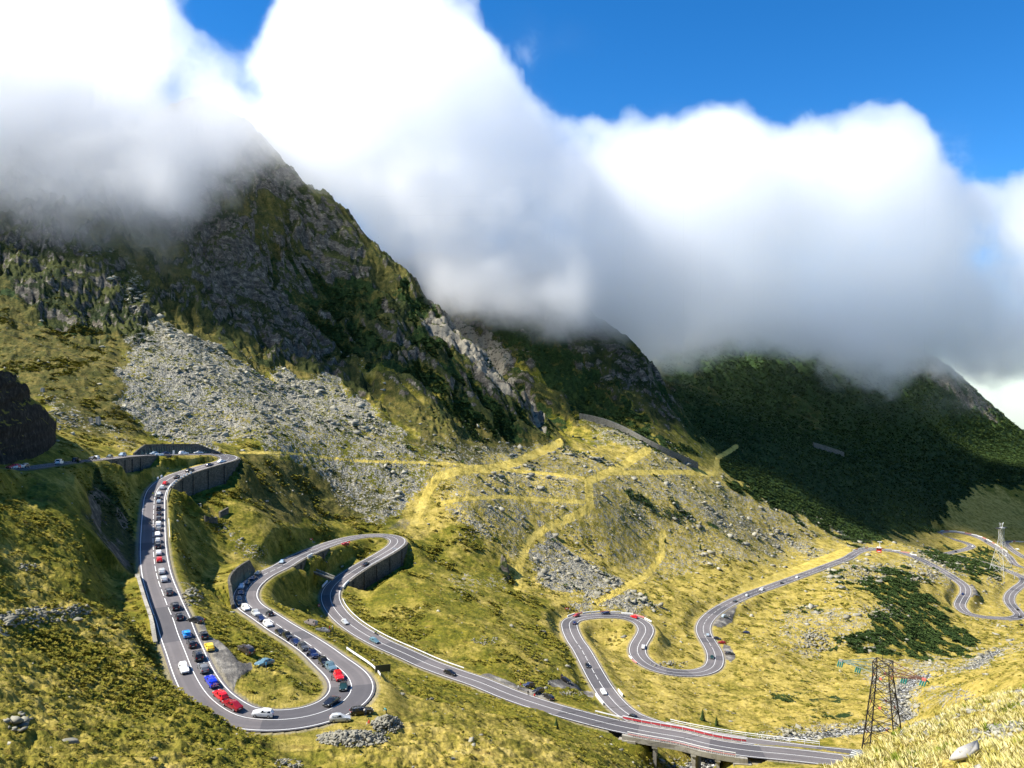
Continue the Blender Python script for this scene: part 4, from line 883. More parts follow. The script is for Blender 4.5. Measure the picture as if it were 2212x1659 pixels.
free_wall([(474,1118),(496,1106)], 2.4, 1.0, "low ruined wall on the bank right of the top bend's shadow", m_wall, 1.5)
for (x, y, w_, h_, lb_) in ((196,913,1.5,2.4,"square concrete stump, left of a pair on the grassy slope"), (212,916,1.9,3.6,"tall square concrete stump, right of a pair on the grassy slope"), (92,846,1.6,2.0,"broken concrete block among boulders high on the left")):
    p = ground_hit(x, y)
    if p: mb = MB(); mb.hexa([(-w_/2,-w_/2,-1),(w_/2,-w_/2,-1),(w_/2,w_/2,-1),(-w_/2,w_/2,-1),(-w_*.4,-w_*.4,h_),(w_*.4,-w_*.35,h_*1.1),(w_*.4,w_*.4,h_*.9),(-w_*.4,w_*.4,h_)]); o = mb.build("concrete_stump", m_conc); o.location = p; tag(o, lb_, "concrete block")
# footbridge over the ditch by the long straight, and its ditch kerb
k = near_idx(pr1, 372, 1333); P = Vector(road1[k]); N = Vector((*nn1[k], 0)); e = empty("footbridge", P + N*8.5 + Vector((0, 0, .9)), math.atan2(N.y, N.x)); tag(e, "small concrete footbridge over the ditch left of the long straight", "footbridge")
mb = MB(); mb.box((0,0,0), (9, 1.4, .3)); mb.build("slab", m_conc, e); mb = MB(); mb.box((0,.75,.35), (9,.15,.5)); mb.build("kerb", m_conc, e); mb = MB(); mb.box((4.2,0,-1.6), (.8,2.2,3)); mb.build("support", m_wall, e)

# ------------------------------------------------------------------ pylons
m_rust = simple("rusted_steel", (.032,.026,.023), .8, .2, var=.35, scale=3); m_gus = simple("red_gusset", (.55,.14,.10), .6, var=.2); m_pale = simple("pale_green_steel", (.19,.24,.19), .6, .1, var=.25); m_ins = simple("green_glass_insulator", (.03,.22,.18), .15, spec=.6)
m_brown = simple("red_oxide_steel", (.15,.07,.045), .7, .1, var=.3); m_wht = simple("pale_steel", (.50,.50,.46), .6, .1, var=.15, scale=.3); m_wire = simple("wire", (.03,.03,.03), .6)
PC = Vector((51.5, 109.3, -53.3)); PR = math.radians(-39.6); py = empty("power_pylon", PC, PR); tag(py, "rusty lattice power pylon with green insulators beside the stream", "pylon")
H = 12.9; bs, ts = 2.25, 1.05
def lw(z): return bs + (ts-bs)*min(1, max(0, z)/11.0)
levels = [0, 1.6, 3.6, 5.8, 8.0, 10.0, 11.6, H]
for sx_, sy_ in ((1,1),(1,-1),(-1,1),(-1,-1)):
    mb = MB(); mb.bar((sx_*lw(0)*1.05, sy_*lw(0)*1.05, -2.2), (sx_*lw(0), sy_*lw(0), 0), .10); mb.bar((sx_*lw(0), sy_*lw(0), 0), (sx_*ts, sy_*ts, 11), .10, .085); mb.bar((sx_*ts, sy_*ts, 11), (sx_*ts, sy_*ts, H), .085); mb.build("leg", m_rust, py)
cs4 = [(1,1),(-1,1),(-1,-1),(1,-1)]
for f in range(4):
    a_, c_ = cs4[f], cs4[(f+1) % 4]; mb = MB(); gm_ = MB()
    for l0, l1 in zip(levels[:-1], levels[1:]):
        w0, w1 = lw(l0), lw(l1); A0, B0_, A1, B1 = Vector((a_[0]*w0, a_[1]*w0, l0)), Vector((c_[0]*w0, c_[1]*w0, l0)), Vector((a_[0]*w1, a_[1]*w1, l1)), Vector((c_[0]*w1, c_[1]*w1, l1))
        mb.bar(A0, B1, .045); mb.bar(B0_, A1, .045); mb.bar(A1, B1, .05)
        if l0 in (1.6, 5.8, 10.0): mid = (A0+B0_+A1+B1)/4; n_ = Vector((a_[0]+c_[0], a_[1]+c_[1], 0)).normalized(); gm_.box(mid+n_*.05, (.42,.42,.42) if False else (.32,.06,.32), math.atan2(n_.y, n_.x)+math.pi/2)
    mb.build("lattice_face", m_rust, py); gm_.build("gusset_plate", m_gus, py)
def insul(parent, p, dirs):
    """a set of three tension strings"""
    for q in (-.28, 0, .28):
        mb = MB(); a_ = Vector(p) + Vector((q, 0, -.05)); d_ = Vector(dirs).normalized(); M = d_.to_track_quat('Z','Y').to_matrix(); prof = []
        for i in range(7): z = .12 + i*.14; prof += [(.02, z), (.115, z+.03), (.10, z+.07), (.02, z+.09)]
        mb.lathe(a_, [(.02, 0)] + prof + [(.02, 1.25)], 8, M); mb.build("insulator_string", m_ins, parent)
for s_, mm, L in ((-1, m_pale, 5.6), (1, m_brown, 5.2)):
    e = bpy.data.objects.new("cross_arm", None); COL.objects.link(e); e.parent = py; mb = MB(); zt, zb = H-.1, H-1.5; tip = Vector((s_*L, 0, H-1.25))
    for yy in (-ts, ts):
        mb.bar((s_*ts, yy, zt), tip, .06); mb.bar((s_*ts, yy, zb), tip, .07)
        for t_ in (.25, .5, .75):
            u1, u2 = Vector((s_*ts, yy, zt)).lerp(tip, t_), Vector((s_*ts, yy, zb)).lerp(tip, max(0, t_-.25)); mb.bar(u1, u2, .035)
            u3 = Vector((s_*ts, -yy, zb)).lerp(tip, t_); u4 = Vector((s_*ts, yy, zb)).lerp(tip, max(0, t_-.25)); mb.bar(u3, u4, .035)
    mb.build("arm_truss", mm, e); mb = MB(); mb.box(tip, (.5,.45,.35)); mb.build("tip_plate", m_gus if s_ > 0 else m_conc, e)
    insul(e, tip, (-.1*s_, -1, -.55)); insul(e, tip, (.1*s_, 1, -.5)); insul(e, (s_*L*.55, -.2, H-1.4), (0, -1, -.6))
mb = MB(); mb.bar((-ts,-ts,H), (ts,ts,H), .05); mb.bar((ts,-ts,H), (-ts,ts,H), .05); mb.bar((0,0,H), (0,0,H+.9), .05); mb.build("top_brace", m_rust, py)
# wires strung from the pylon to the left, and on beyond it
def wire(a, b_, sag, r, label, name="power_line", n=40, cat="power line", grp=None, mt=None):
    a, b_ = Vector(a), Vector(b_); mb = MB(); prev = None
    for i in range(n+1):
        t_ = i/n; q = a.lerp(b_, t_) - Vector((0, 0, sag*4*t_*(1-t_)))
        if prev is not None: mb.bar(prev-a, q-a, r, n=3)
        prev = q
    o = mb.build(name, mt or m_wire); o.location = a; tag(o, label, cat, grp)
MP = Matrix.Translation(PC) @ Matrix.Rotation(PR, 4, 'Z')
for q, tgt, lb_ in (((-5.6,-1.2,H-2.0), W(-260,1558,82), "power line running low across the big bend, uppermost of three"), ((-3.1,-1.2,H-2.1), W(-260,1625,80), "power line across the rock heap, middle of three"), ((5.2,-1.2,H-2.0), W(-260,1700,78), "power line over the near grass, lowest of three")):
    wire(MP @ Vector(q), tgt, 4.2, .018, lb_)
# cable car: far lattice tower, red cabin, ropes
tb = ground_hit(2163, 1240); TZ = -(1132-HY)/F*tb.y; TH = TZ - tb.z
tw_ = empty("cable_car_tower", tb, math.radians(25)); tag(tw_, "tall white lattice cable car tower above the far bends", "tower")
sc_ = tb.y/F; b0, t0 = 17*sc_, 3.6*sc_
def tw_w(z): return b0 + (t0-b0)*min(1, z/(TH*.72))
for a_ in cs4:
    mb = MB(); mb.bar((a_[0]*b0*1.1, a_[1]*b0*1.1, -14), (a_[0]*b0, a_[1]*b0, 0), .7, .35); mb.bar((a_[0]*b0, a_[1]*b0, 0), (a_[0]*t0, a_[1]*t0, TH*.72), .27, .22); mb.bar((a_[0]*t0, a_[1]*t0, TH*.72), (a_[0]*t0*1.1, a_[1]*t0*1.1, TH*.92), .2); mb.build("leg", m_wht, tw_)
lv = [0, .17, .33, .48, .61, .72, .82, .92]
for f in range(4):
    a_, c_ = cs4[f], cs4[(f+1) % 4]; mb = MB()
    for l0, l1 in zip(lv[:-1], lv[1:]):
        w0, w1 = tw_w(l0*TH), tw_w(l1*TH); mb.bar((a_[0]*w0, a_[1]*w0, l0*TH), (c_[0]*w1, c_[1]*w1, l1*TH), .10); mb.bar((c_[0]*w0, c_[1]*w0, l0*TH), (a_[0]*w1, a_[1]*w1, l1*TH), .10); mb.bar((a_[0]*w1, a_[1]*w1, l1*TH), (c_[0]*w1, c_[1]*w1, l1*TH), .10)
    mb.build("lattice_face", m_wht, tw_)
mb = MB(); mb.box((0,0,TH*.92), (t0*4.6, t0*2.0, .5)); mb.build("head_beam", m_wht, tw_)
for s_ in (-1, 1):
    mb = MB(); mb.box((s_*t0*3.0, 0, TH*.92+.1), (2.8, 3.4, 1.0)); mb.build("rope_saddle", m_wire, tw_)
    mb = MB(); mb.bar((s_*t0*.4, 0, TH*.92), (s_*t0*2.0, 0, TH*1.0+1.5), .3); mb.bar((s_*t0*1.0, 0, TH*.92), (s_*t0*.7, 0, TH*1.0+1), .25); mb.build("horn", m_wht, tw_)
GY = 500.0; gc = W(1899, 1193, GY); g_ = empty("cable_car_cabin", gc, math.radians(-28)); tag(g_, "red cable car cabin hanging above the far road bend", "cable car")
m_gr = simple("cabin_red", (.62,.015,.02), .35, spec=.5); m_gd = simple("cabin_glass", (.03,.012,.014), .1, spec=.6); m_gw = simple("cabin_roof", (.75,.75,.72), .5)
mb = MB(); mb.hexa([(-1.35,-1.0,0),(1.35,-1.0,0),(1.35,1.0,0),(-1.35,1.0,0),(-1.45,-1.1,1.7),(1.45,-1.1,1.7),(1.45,1.1,1.7),(-1.45,1.1,1.7)]); mb.build("cabin_body", m_gr, g_)
mb = MB(); mb.hexa([(-1.44,-1.09,1.7),(1.44,-1.09,1.7),(1.44,1.09,1.7),(-1.44,1.09,1.7),(-1.35,-1.0,2.9),(1.35,-1.0,2.9),(1.35,1.0,2.9),(-1.35,1.0,2.9)]); mb.build("cabin_window", m_gd, g_)
mb = MB(); [mb.bar((x,y,1.7),(x*.94,y*.94,2.95),.09) for x in (-1.46,0,1.46) for y in (-1.11,1.11)]; mb.build("window_post", m_gr, g_)
mb = MB(); mb.hexa([(-1.4,-1.05,2.9),(1.4,-1.05,2.9),(1.4,1.05,2.9),(-1.4,1.05,2.9),(-1.2,-.9,3.3),(1.2,-.9,3.3),(1.2,.9,3.3),(-1.2,.9,3.3)]); mb.build("cabin_roof", m_gw, g_)
mb = MB(); mb.bar((.4,0,3.2),(.4,0,6.6),.18); mb.box((.4,0,6.7),(2.6,.4,.35)); mb.build("hanger", m_gw, g_)
mb = MB(); mb.box((0,-1.13,.75), (1.7,.04,.42)); mb.build("side_sign", m_gw, g_)
hp = gc + Vector((.3, 0, 6.9))
wire(W(-80, 655, 260), hp, 12, .055, "cable car rope from the upper left down to the red cabin", "cable_car_rope", 60, "cable")
wire(W(-80, 690, 255), hp + Vector((1.5, 6, -1)), 13, .055, "second cable car rope just below the first", "cable_car_rope", 60, "cable")
wire(hp, tb + Vector((0, 0, TH*.95)), 3, .055, "cable car rope between the red cabin and white tower", "cable_car_rope", 30, "cable")
# signs
m_sg = simple("sign_back", (.035,.045,.025), .6); m_sw = simple("sign_white", (.78,.78,.74), .5); m_sr = simple("sign_red", (.6,.05,.04), .5)
def sign(px_, py_, w_, h_, z_, legs, mt, label, rz=0, brd=None):
    p = ground_hit(px_, py_)
    if p is None: return
    e = empty("road_sign", p, rz); tag(e, label, "road sign"); mb = MB(); mb.box((0,0,z_+h_/2), (w_,.06,h_)); mb.build("sign_board", mt, e)
    for x in legs: mb = MB(); mb.bar((x,.08,-.4),(x,.08,z_+h_),.05); mb.build("post", m_galv, e)
    if brd: mb = MB(); mb.box((0,-.05,z_+h_/2), (w_*.45,.04,h_*.5)); mb.build("symbol", brd, e)
sign(827,1463,3.4,1.6,1.2,(-1.2,1.2), m_sg, "large dark sign board on two posts outside the big bend", .25)
sign(375,988,.9,1.6,1.6,(0,), m_sw, "white road sign beside the culvert on the high road")
sign(689,1313,.9,1.0,.5,(0,), m_sr, "red and white marker beside the third leg of road", brd=m_sw)
sign(672,1169,1.6,.8,.5,(-.6,.6), m_sr, "red and white marker on the grass behind the second bend", brd=m_sw)
sign(1224,1318,1.8,.8,.4,(-.7,.7), m_sr, "red and white marker left of the lower loop", brd=m_sw)
sign(853,1188,2.2,.6,.3,(-.9,.9), m_sw, "white marker posts beside the outer edge of the third bend")
sign(2203,1311,1.0,1.4,1.0,(0,), m_sw, "white road sign inside the far right bend")

# ------------------------------------------------------------------ vehicles
paint_cache = {}
PAINT = dict(white=(.78,.79,.79), silver=(.47,.49,.50), grey=(.16,.165,.17), darkgrey=(.055,.058,.062), black=(.010,.010,.011), navy=(.010,.018,.065), blue=(.008,.03,.50), skyblue=(.01,.27,.72), bluegrey=(.10,.17,.21), red=(.62,.012,.015), darkred=(.26,.008,.012), yellow=(.82,.60,.04), green=(.012,.035,.028), beige=(.36,.33,.26), brown=(.045,.035,.028), mauve=(.19,.165,.155), silverblue=(.30,.38,.44), orange=(.7,.2,.02), teal=(.10,.19,.23))
def paint(c):
    if c not in paint_cache:
        m = simple(c + "_paint", PAINT[c], .28, spec=.5); m.node_tree.nodes["Principled BSDF"].inputs["Coat Weight"].default_value = .6; paint_cache[c] = m
    return paint_cache[c]
m_glass = simple("car_glass", (.012,.014,.016), .08, spec=.6); m_tyre = simple("tyre", (.012,.012,.012), .85); m_rim = simple("rim", (.42,.43,.44), .35, .7); m_hl = simple("headlight", (.75,.76,.74), .15, spec=.7); m_tl = simple("tail_light", (.42,.01,.01), .25, spec=.6); m_plate = simple("number_plate", (.8,.8,.78), .5); m_trim = simple("black_trim", (.02,.02,.02), .6)
KIND = {  # length, width, height, stations: (x/L from rear, top z/H, belt z/H, half width top/half width)
 'hatch': (4.1,1.76,1.48, [(0,.58,.58,.80),(.035,.66,.62,.80),(.12,.93,.64,.70),(.30,1.0,.64,.73),(.52,.98,.63,.72),(.70,.66,.62,.80),(.90,.56,.56,.78),(1,.44,.44,.72)]),
 'sedan': (4.65,1.8,1.43, [(0,.60,.60,.80),(.05,.68,.64,.80),(.16,.70,.65,.80),(.30,.97,.66,.68),(.42,1.0,.66,.72),(.56,.97,.65,.71),(.71,.66,.64,.80),(.92,.55,.55,.78),(1,.44,.44,.72)]),
 'estate': (4.75,1.8,1.47, [(0,.58,.58,.82),(.03,.66,.62,.82),(.10,.94,.64,.72),(.28,1.0,.65,.74),(.56,.97,.64,.72),(.71,.66,.63,.80),(.92,.56,.56,.78),(1,.44,.44,.72)]),
 'suv': (4.6,1.88,1.70, [(0,.58,.58,.84),(.03,.66,.60,.84),(.10,.95,.62,.74),(.28,1.0,.63,.77),(.54,.98,.62,.76),(.68,.66,.61,.82),(.93,.58,.58,.82),(1,.46,.46,.78)]),
 'van': (4.8,1.86,1.82, [(0,.52,.52,.86),(.02,.60,.56,.86),(.06,.95,.58,.78),(.30,1.0,.59,.80),(.66,.97,.58,.77),(.83,.60,.57,.82),(.95,.52,.52,.80),(1,.40,.40,.76)]),
}
mcache = {}
def car_meshes(kind):
    if kind in mcache: return mcache[kind]
    L, Wd, H, st = KIND[kind]; hw = Wd/2; zl, zs_ = .22, .42; B = MB(); rings = []
    for x, zt, zb, tw in st:
        X = (x-.5)*L; e = 1 - .10*max(0, (abs(x-.5)-.38)/.12)**1.5; w = hw*e; zt, zb = zt*H, zb*H
        rings.append([(X,-w*.93,zl),(X,-w,zs_),(X,-w*.98,zb*.80),(X,-w*.93,zb),(X,-w*tw,zt-.03),(X,-w*tw*.7,zt),(X,w*tw*.7,zt),(X,w*tw,zt-.03),(X,w*.93,zb),(X,w*.98,zb*.80),(X,w,zs_),(X,w*.93,zl)])
    n = 12
    B.add([p for r in rings for p in r], [(i*n+j, i*n+(j+1) % n, (i+1)*n+(j+1) % n, (i+1)*n+j) for i in range(len(rings)-1) for j in range(n)] + [tuple(range(n))[::-1], tuple((len(rings)-1)*n+j for j in range(n))])
    parts = []
    def quad(P, out, ins=.10, insv=.10):
        """inset, lifted pane from four body corners"""
        P = [Vector(p) for p in P]; c = sum(P, Vector())/4; nrm = (P[1]-P[0]).cross(P[3]-P[0]).normalized()
        if nrm.dot(Vector(out)) < 0: nrm = -nrm
        u0, u1 = P[0].lerp(P[1], ins), P[0].lerp(P[1], 1-ins); v0, v1 = P[3].lerp(P[2], ins), P[3].lerp(P[2], 1-ins)
        q = [u0.lerp(v0, insv), u1.lerp(v1, insv), u1.lerp(v1, 1-insv), u0.lerp(v0, 1-insv)]; return [p + nrm*.015 for p in q], [p - nrm*.03 for p in q]
    def pane(P, out, name, **k): a_, c_ = quad(P, out, **k); m1 = MB(); m1.hexa(c_ + a_); parts.append((name, m1, m_glass))
    cab = [i for i, s in enumerate(st) if s[1] > .9]; f0, f1 = cab[0], cab[-1]
    pane([rings[f1][4], rings[f1][7], rings[f1+1][7], rings[f1+1][4]], (1,0,1), "windscreen", ins=.04, insv=.06)
    pane([rings[f0][4], rings[f0][7], rings[f0-1][7], rings[f0-1][4]], (-1,0,1), "rear_window", ins=.08, insv=.12)
    for s in (3, 8):
        o = (0, -1 if s == 3 else 1, 0); t_ = 4 if s == 3 else 7
        ks = list(range(f0, f1)); mid_ = (st[f0][0]+st[f1][0])/2
        A0, A1, C0, C1 = Vector(rings[f0][t_]), Vector(rings[f1][t_]), Vector(rings[f0][s]), Vector(rings[f1][s])
        pane([A0, A0.lerp(A1,.5), C0.lerp(C1,.5), C0], o, "side_window", ins=.05, insv=.10); pane([A0.lerp(A1,.5), A1, C1.lerp(Vector(rings[f1+1][s]),.45), C0.lerp(C1,.5)], o, "side_window", ins=.05, insv=.10)
    rw = .33 if kind in ('suv',) else .30
    for wx_ in (-.5+.19, .5-.17):
        for s in (-1, 1):
            X, Y_ = wx_*L, s*(hw-.10); R = Matrix.Rotation(math.pi/2, 3, 'X'); m1 = MB(); m1.lathe((X, Y_+ .12, rw), [(rw*.85,0),(rw,.03),(rw,.21),(rw*.85,.24)], 14, R); parts.append(("wheel", m1, m_tyre))
            m2 = MB(); m2.lathe((X, Y_+ s*.125+.02, rw), [(rw*.6,0),(rw*.62,.02),(rw*.62,.03),(rw*.3,.04)], 10, R); parts.append(("rim", m2, m_rim))
            if False: pass
    zf = st[-2][1]*H*.80
    for s in (-1, 1):
        m1 = MB(); m1.box((.5*L-.13, s*hw*.66, zf*.93), (.24,.30,.15), -s*.35); parts.append(("headlight", m1, m_hl))
        m1 = MB(); m1.box((-.5*L+.06, s*hw*.70, .55*H), (.14,.22,.22)); parts.append(("tail_light", m1, m_tl))
        m1 = MB(); m1.box((.5*L*.30, s*(hw+.07), .64*H), (.14,.16,.13)); parts.append(("mirror", m1, None))
    m1 = MB(); m1.box((-.5*L-.005, 0, .40*H), (.04,.50,.12)); parts.append(("number_plate", m1, m_plate)); m1 = MB(); m1.box((.5*L-.01, 0, .24*H), (.05,.50,.11)); parts.append(("number_plate", m1, m_plate))
    m1 = MB(); m1.box((.5*L-.04, 0, .31), (.14, Wd*.72, .14)); parts.append(("grille", m1, m_trim)); m1 = MB(); m1.box((-.5*L+.04, 0, .30), (.12, Wd*.8, .14)); parts.append(("rear_bumper", m1, m_trim))
    res = []
    for nm, mb_, mt_ in [("body", B, None)] + parts:
        me = bpy.data.meshes.new(nm); me.from_pydata(mb_.v, [], mb_.f); me.update()
        if nm == "body": me.polygons.foreach_set("use_smooth", [True]*len(me.polygons)); me.set_sharp_from_angle(angle=math.radians(32)) if hasattr(me, "set_sharp_from_angle") else None
        me.materials.append(mt_ or m_trim); res.append((nm, me, mt_))
    mcache[kind] = res; return res
def make_car(kind, colr, loc, rz, tilt, label, cat="car", group=None, far=False, extra=()):
    name = {'suv': 'offroad_car', 'van': 'minivan'}.get(kind, kind + "_car"); e = empty(name, loc, rz)
    e.rotation_euler = tilt if tilt is not None else (0, 0, rz); tag(e, label, cat, group); pt = paint(colr); prev = None
    for nm, me, mt_ in car_meshes(kind):
        if far and nm in ("rim", "mirror", "number_plate", "grille", "rear_bumper", "tail_light", "headlight"): continue
        o = bpy.data.objects.new(nm, me); COL.objects.link(o); o.parent = prev if nm == "rim" else e
        if mt_ is None: o.material_slots[0].link = 'OBJECT'; o.material_slots[0].material = pt
        if nm == "wheel": prev = o
    e.scale = (.94, .94, .96)
    L, Wd, H, st = KIND[kind]
    if 'rack' in extra:
        for s in (-1, 1): mb = MB(); mb.bar((-L*.28, s*Wd*.36, H+.06), (L*.12, s*Wd*.36, H+.06), .03); mb.build("roof_bar", m_galv, e)
    if 'roofbars' in extra:
        for x in (-.6, -.1, .4): mb = MB(); mb.bar((x, -Wd*.38, H+.08), (x, Wd*.38, H+.08), .035); mb.build("roof_bar", paint(colr), e)
    for k_, s, x in (('ldoor', 1, .25), ('rdoor', -1, .25), ('rbdoor', -1, -.6)):
        if k_ in extra:
            a_ = Vector((x+.45, s*Wd*.49, .35)); d_ = Vector((-math.cos(1.0), s*math.sin(1.0), 0))*1.0; t_ = Vector((d_.y, -d_.x, 0)).normalized()*.04; mb = MB()
            mb.hexa([a_-t_, a_+d_-t_, a_+d_+t_, a_+t_] + [p+Vector((0,0,.55)) for p in (a_-t_, a_+d_-t_, a_+d_+t_, a_+t_)]); dr_ = mb.build("open_door", pt, e)
            mb = MB(); u_ = Vector((0,0,.55)); w_ = Vector((0,0,1.0)); mb.hexa([a_-t_*.5+u_+d_*.1, a_+d_*.95-t_*.5+u_, a_+d_*.95+t_*.5+u_, a_+t_*.5+u_+d_*.1, a_-t_*.5+w_+d_*.45, a_+d_*.85-t_*.5+w_, a_+d_*.85+t_*.5+w_, a_+t_*.5+w_+d_*.45]); mb.build("door_window", m_glass, dr_)
    if 'hatchup' in extra:
        mb = MB(); mb.hexa([(-L*.40,-Wd*.40,H-.05),(-L*.40,Wd*.40,H-.05),(-L*.56,Wd*.38,H+.45),(-L*.56,-Wd*.38,H+.45),(-L*.39,-Wd*.40,H+.01),(-L*.39,Wd*.40,H+.01),(-L*.55,Wd*.38,H+.51),(-L*.55,-Wd*.38,H+.51)]); mb.build("open_tailgate", pt, e)
    if 'lights' in extra: mb = MB(); mb.box((-.1,0,H+.08), (.25,1.0,.13)); mb.build("roof_light_bar", paint('skyblue'), e)
    if 'spoiler' in extra: mb = MB(); mb.box((-L*.40,0,H*.97), (.35,Wd*.7,.05)); mb.build("spoiler", pt, e)
    if 'softtop' in extra: mb = MB(); mb.hexa([(-1.0,-.62,H-.03),(.35,-.64,H-.03),(.35,.64,H-.03),(-1.0,.62,H-.03),(-.95,-.5,H+.02),(.3,-.52,H+.02),(.3,.52,H+.02),(-.95,.5,H+.02)]); mb.build("soft_top", m_trim, e)
    return e
ZM = dict(A=(0,1700,1000/2212),B=(500,2200,1000/2212),C=(850,2000,1000/2212),D=(1700,2200,1000/2212),E=(2100,2250,1000/2212),F=(3032,2250,1000/2212),G=(3032,1800,1000/2212),H=(0,2274,1000/2212),J=(450,1750,400/2212),K=(500,2000,300/1659),M=(3700,1980,332/1054),O=(1950,2600,300/1270),P=(1000,2500,800/2212),V=(0,1700,700/2212),Q=(1400,1600,1200/2212),R=(2500,1600,1000/2212))
def zc(z, x, y): ox, oy, s = ZM[z]; return (ox+x*s)/1.8228, (oy+y*s)/1.8228
ROADS = [(road1, pr1, hw1, normals2(road1)), (road2, pr2, hw2, normals2(road2))]
def on_road(px, py, h=.7):
    """point on the tarmac whose centre, h above it, is seen at (column,row); road index and sample"""
    best = None
    for ri, (R, pr, hw, nn) in enumerate(ROADS):
        d = np.abs(pr[:, 0]-px) + np.abs(pr[:, 1]-py)
        for i in np.argsort(d)[:40]:
            z = R[i][2]+h
            if z > -1: continue
            Y = -z*F/(py-HY); X = (px-CX)/F*Y; o = (X-R[i][0])*nn[i][0] + (Y-R[i][1])*nn[i][1]; t_ = (X-R[i][0])*-nn[i][1] + (Y-R[i][1])*nn[i][0]
            sc_ = abs(t_) + max(0, abs(o)-hw[i])*2
            if best is None or sc_ < best[0]: best = (sc_, ri, int(i), X, Y, R[i][2], o)
    return best
lane_fix = True
def place(z, x, y, kind, colr, dr, label, **kw):
    px, py = zc(z, x, y) if z else (x, y); grp = kw.pop('group', None)
    if isinstance(dr, (int, float)) and dr in (1, -1):
        sc_, ri, i, X, Y, zz, o = on_road(px, py); R, pr, hw, nn = ROADS[ri]; a_ = max(0, i-2); c_ = min(len(R)-1, i+2); T = Vector(R[c_]-R[a_]).normalized()*dr
        lo_ = 1.35; o = -max(lo_, min(hw[i]-1.15, -o)) if dr < 0 else max(lo_, min(hw[i]-1.15, o)); X = R[i][0] + nn[i][0]*o; Y = R[i][1] + nn[i][1]*o; pitch = math.asin(T.z); rz = math.atan2(T.y, T.x)
        M = Matrix.Rotation(rz, 3, 'Z') @ Matrix.Rotation(-pitch, 3, 'Y'); far = Y > 420
        return make_car(kind, colr, (X, Y, zz+.03), rz, M.to_euler(), label, group=grp, far=far, **kw)
    ang = math.radians(dr[0]); Yp = surf_Y = None; p = ground_hit(px, py)
    p = ground_hit(px, py + .55*F/p.y) or p; k_ = on_road(px, py, .1); M = Matrix.Rotation(ang, 3, 'Z')
    n_ = Vector((-(ground_z(p.x+1.2, p.y)-ground_z(p.x-1.2, p.y))/2.4, -(ground_z(p.x, p.y+1.2)-ground_z(p.x, p.y-1.2))/2.4, 1)); n_.x = max(-.15, min(.15, n_.x)); n_.y = max(-.15, min(.15, n_.y)); n_.normalize()
    fx = Vector((math.cos(ang), math.sin(ang), 0)); fx = (fx - n_*fx.dot(n_)).normalized(); fy = n_.cross(fx); M = Matrix((fx, fy, n_)).transposed(); dx, dy = fx.x*1.4, fx.y*1.4
    zz = max(ground_z(p.x, p.y), (ground_z(p.x+dx, p.y+dy)+ground_z(p.x-dx, p.y-dy))/2) + .04
    return make_car(kind, colr, (p.x, p.y, zz), ang, M.to_euler(), label, group=grp, far=p.y > 420, **kw)
Gq = "cars queueing uphill"; Gm = "cars driving on the valley road"; Gp = "cars parked beside the road"
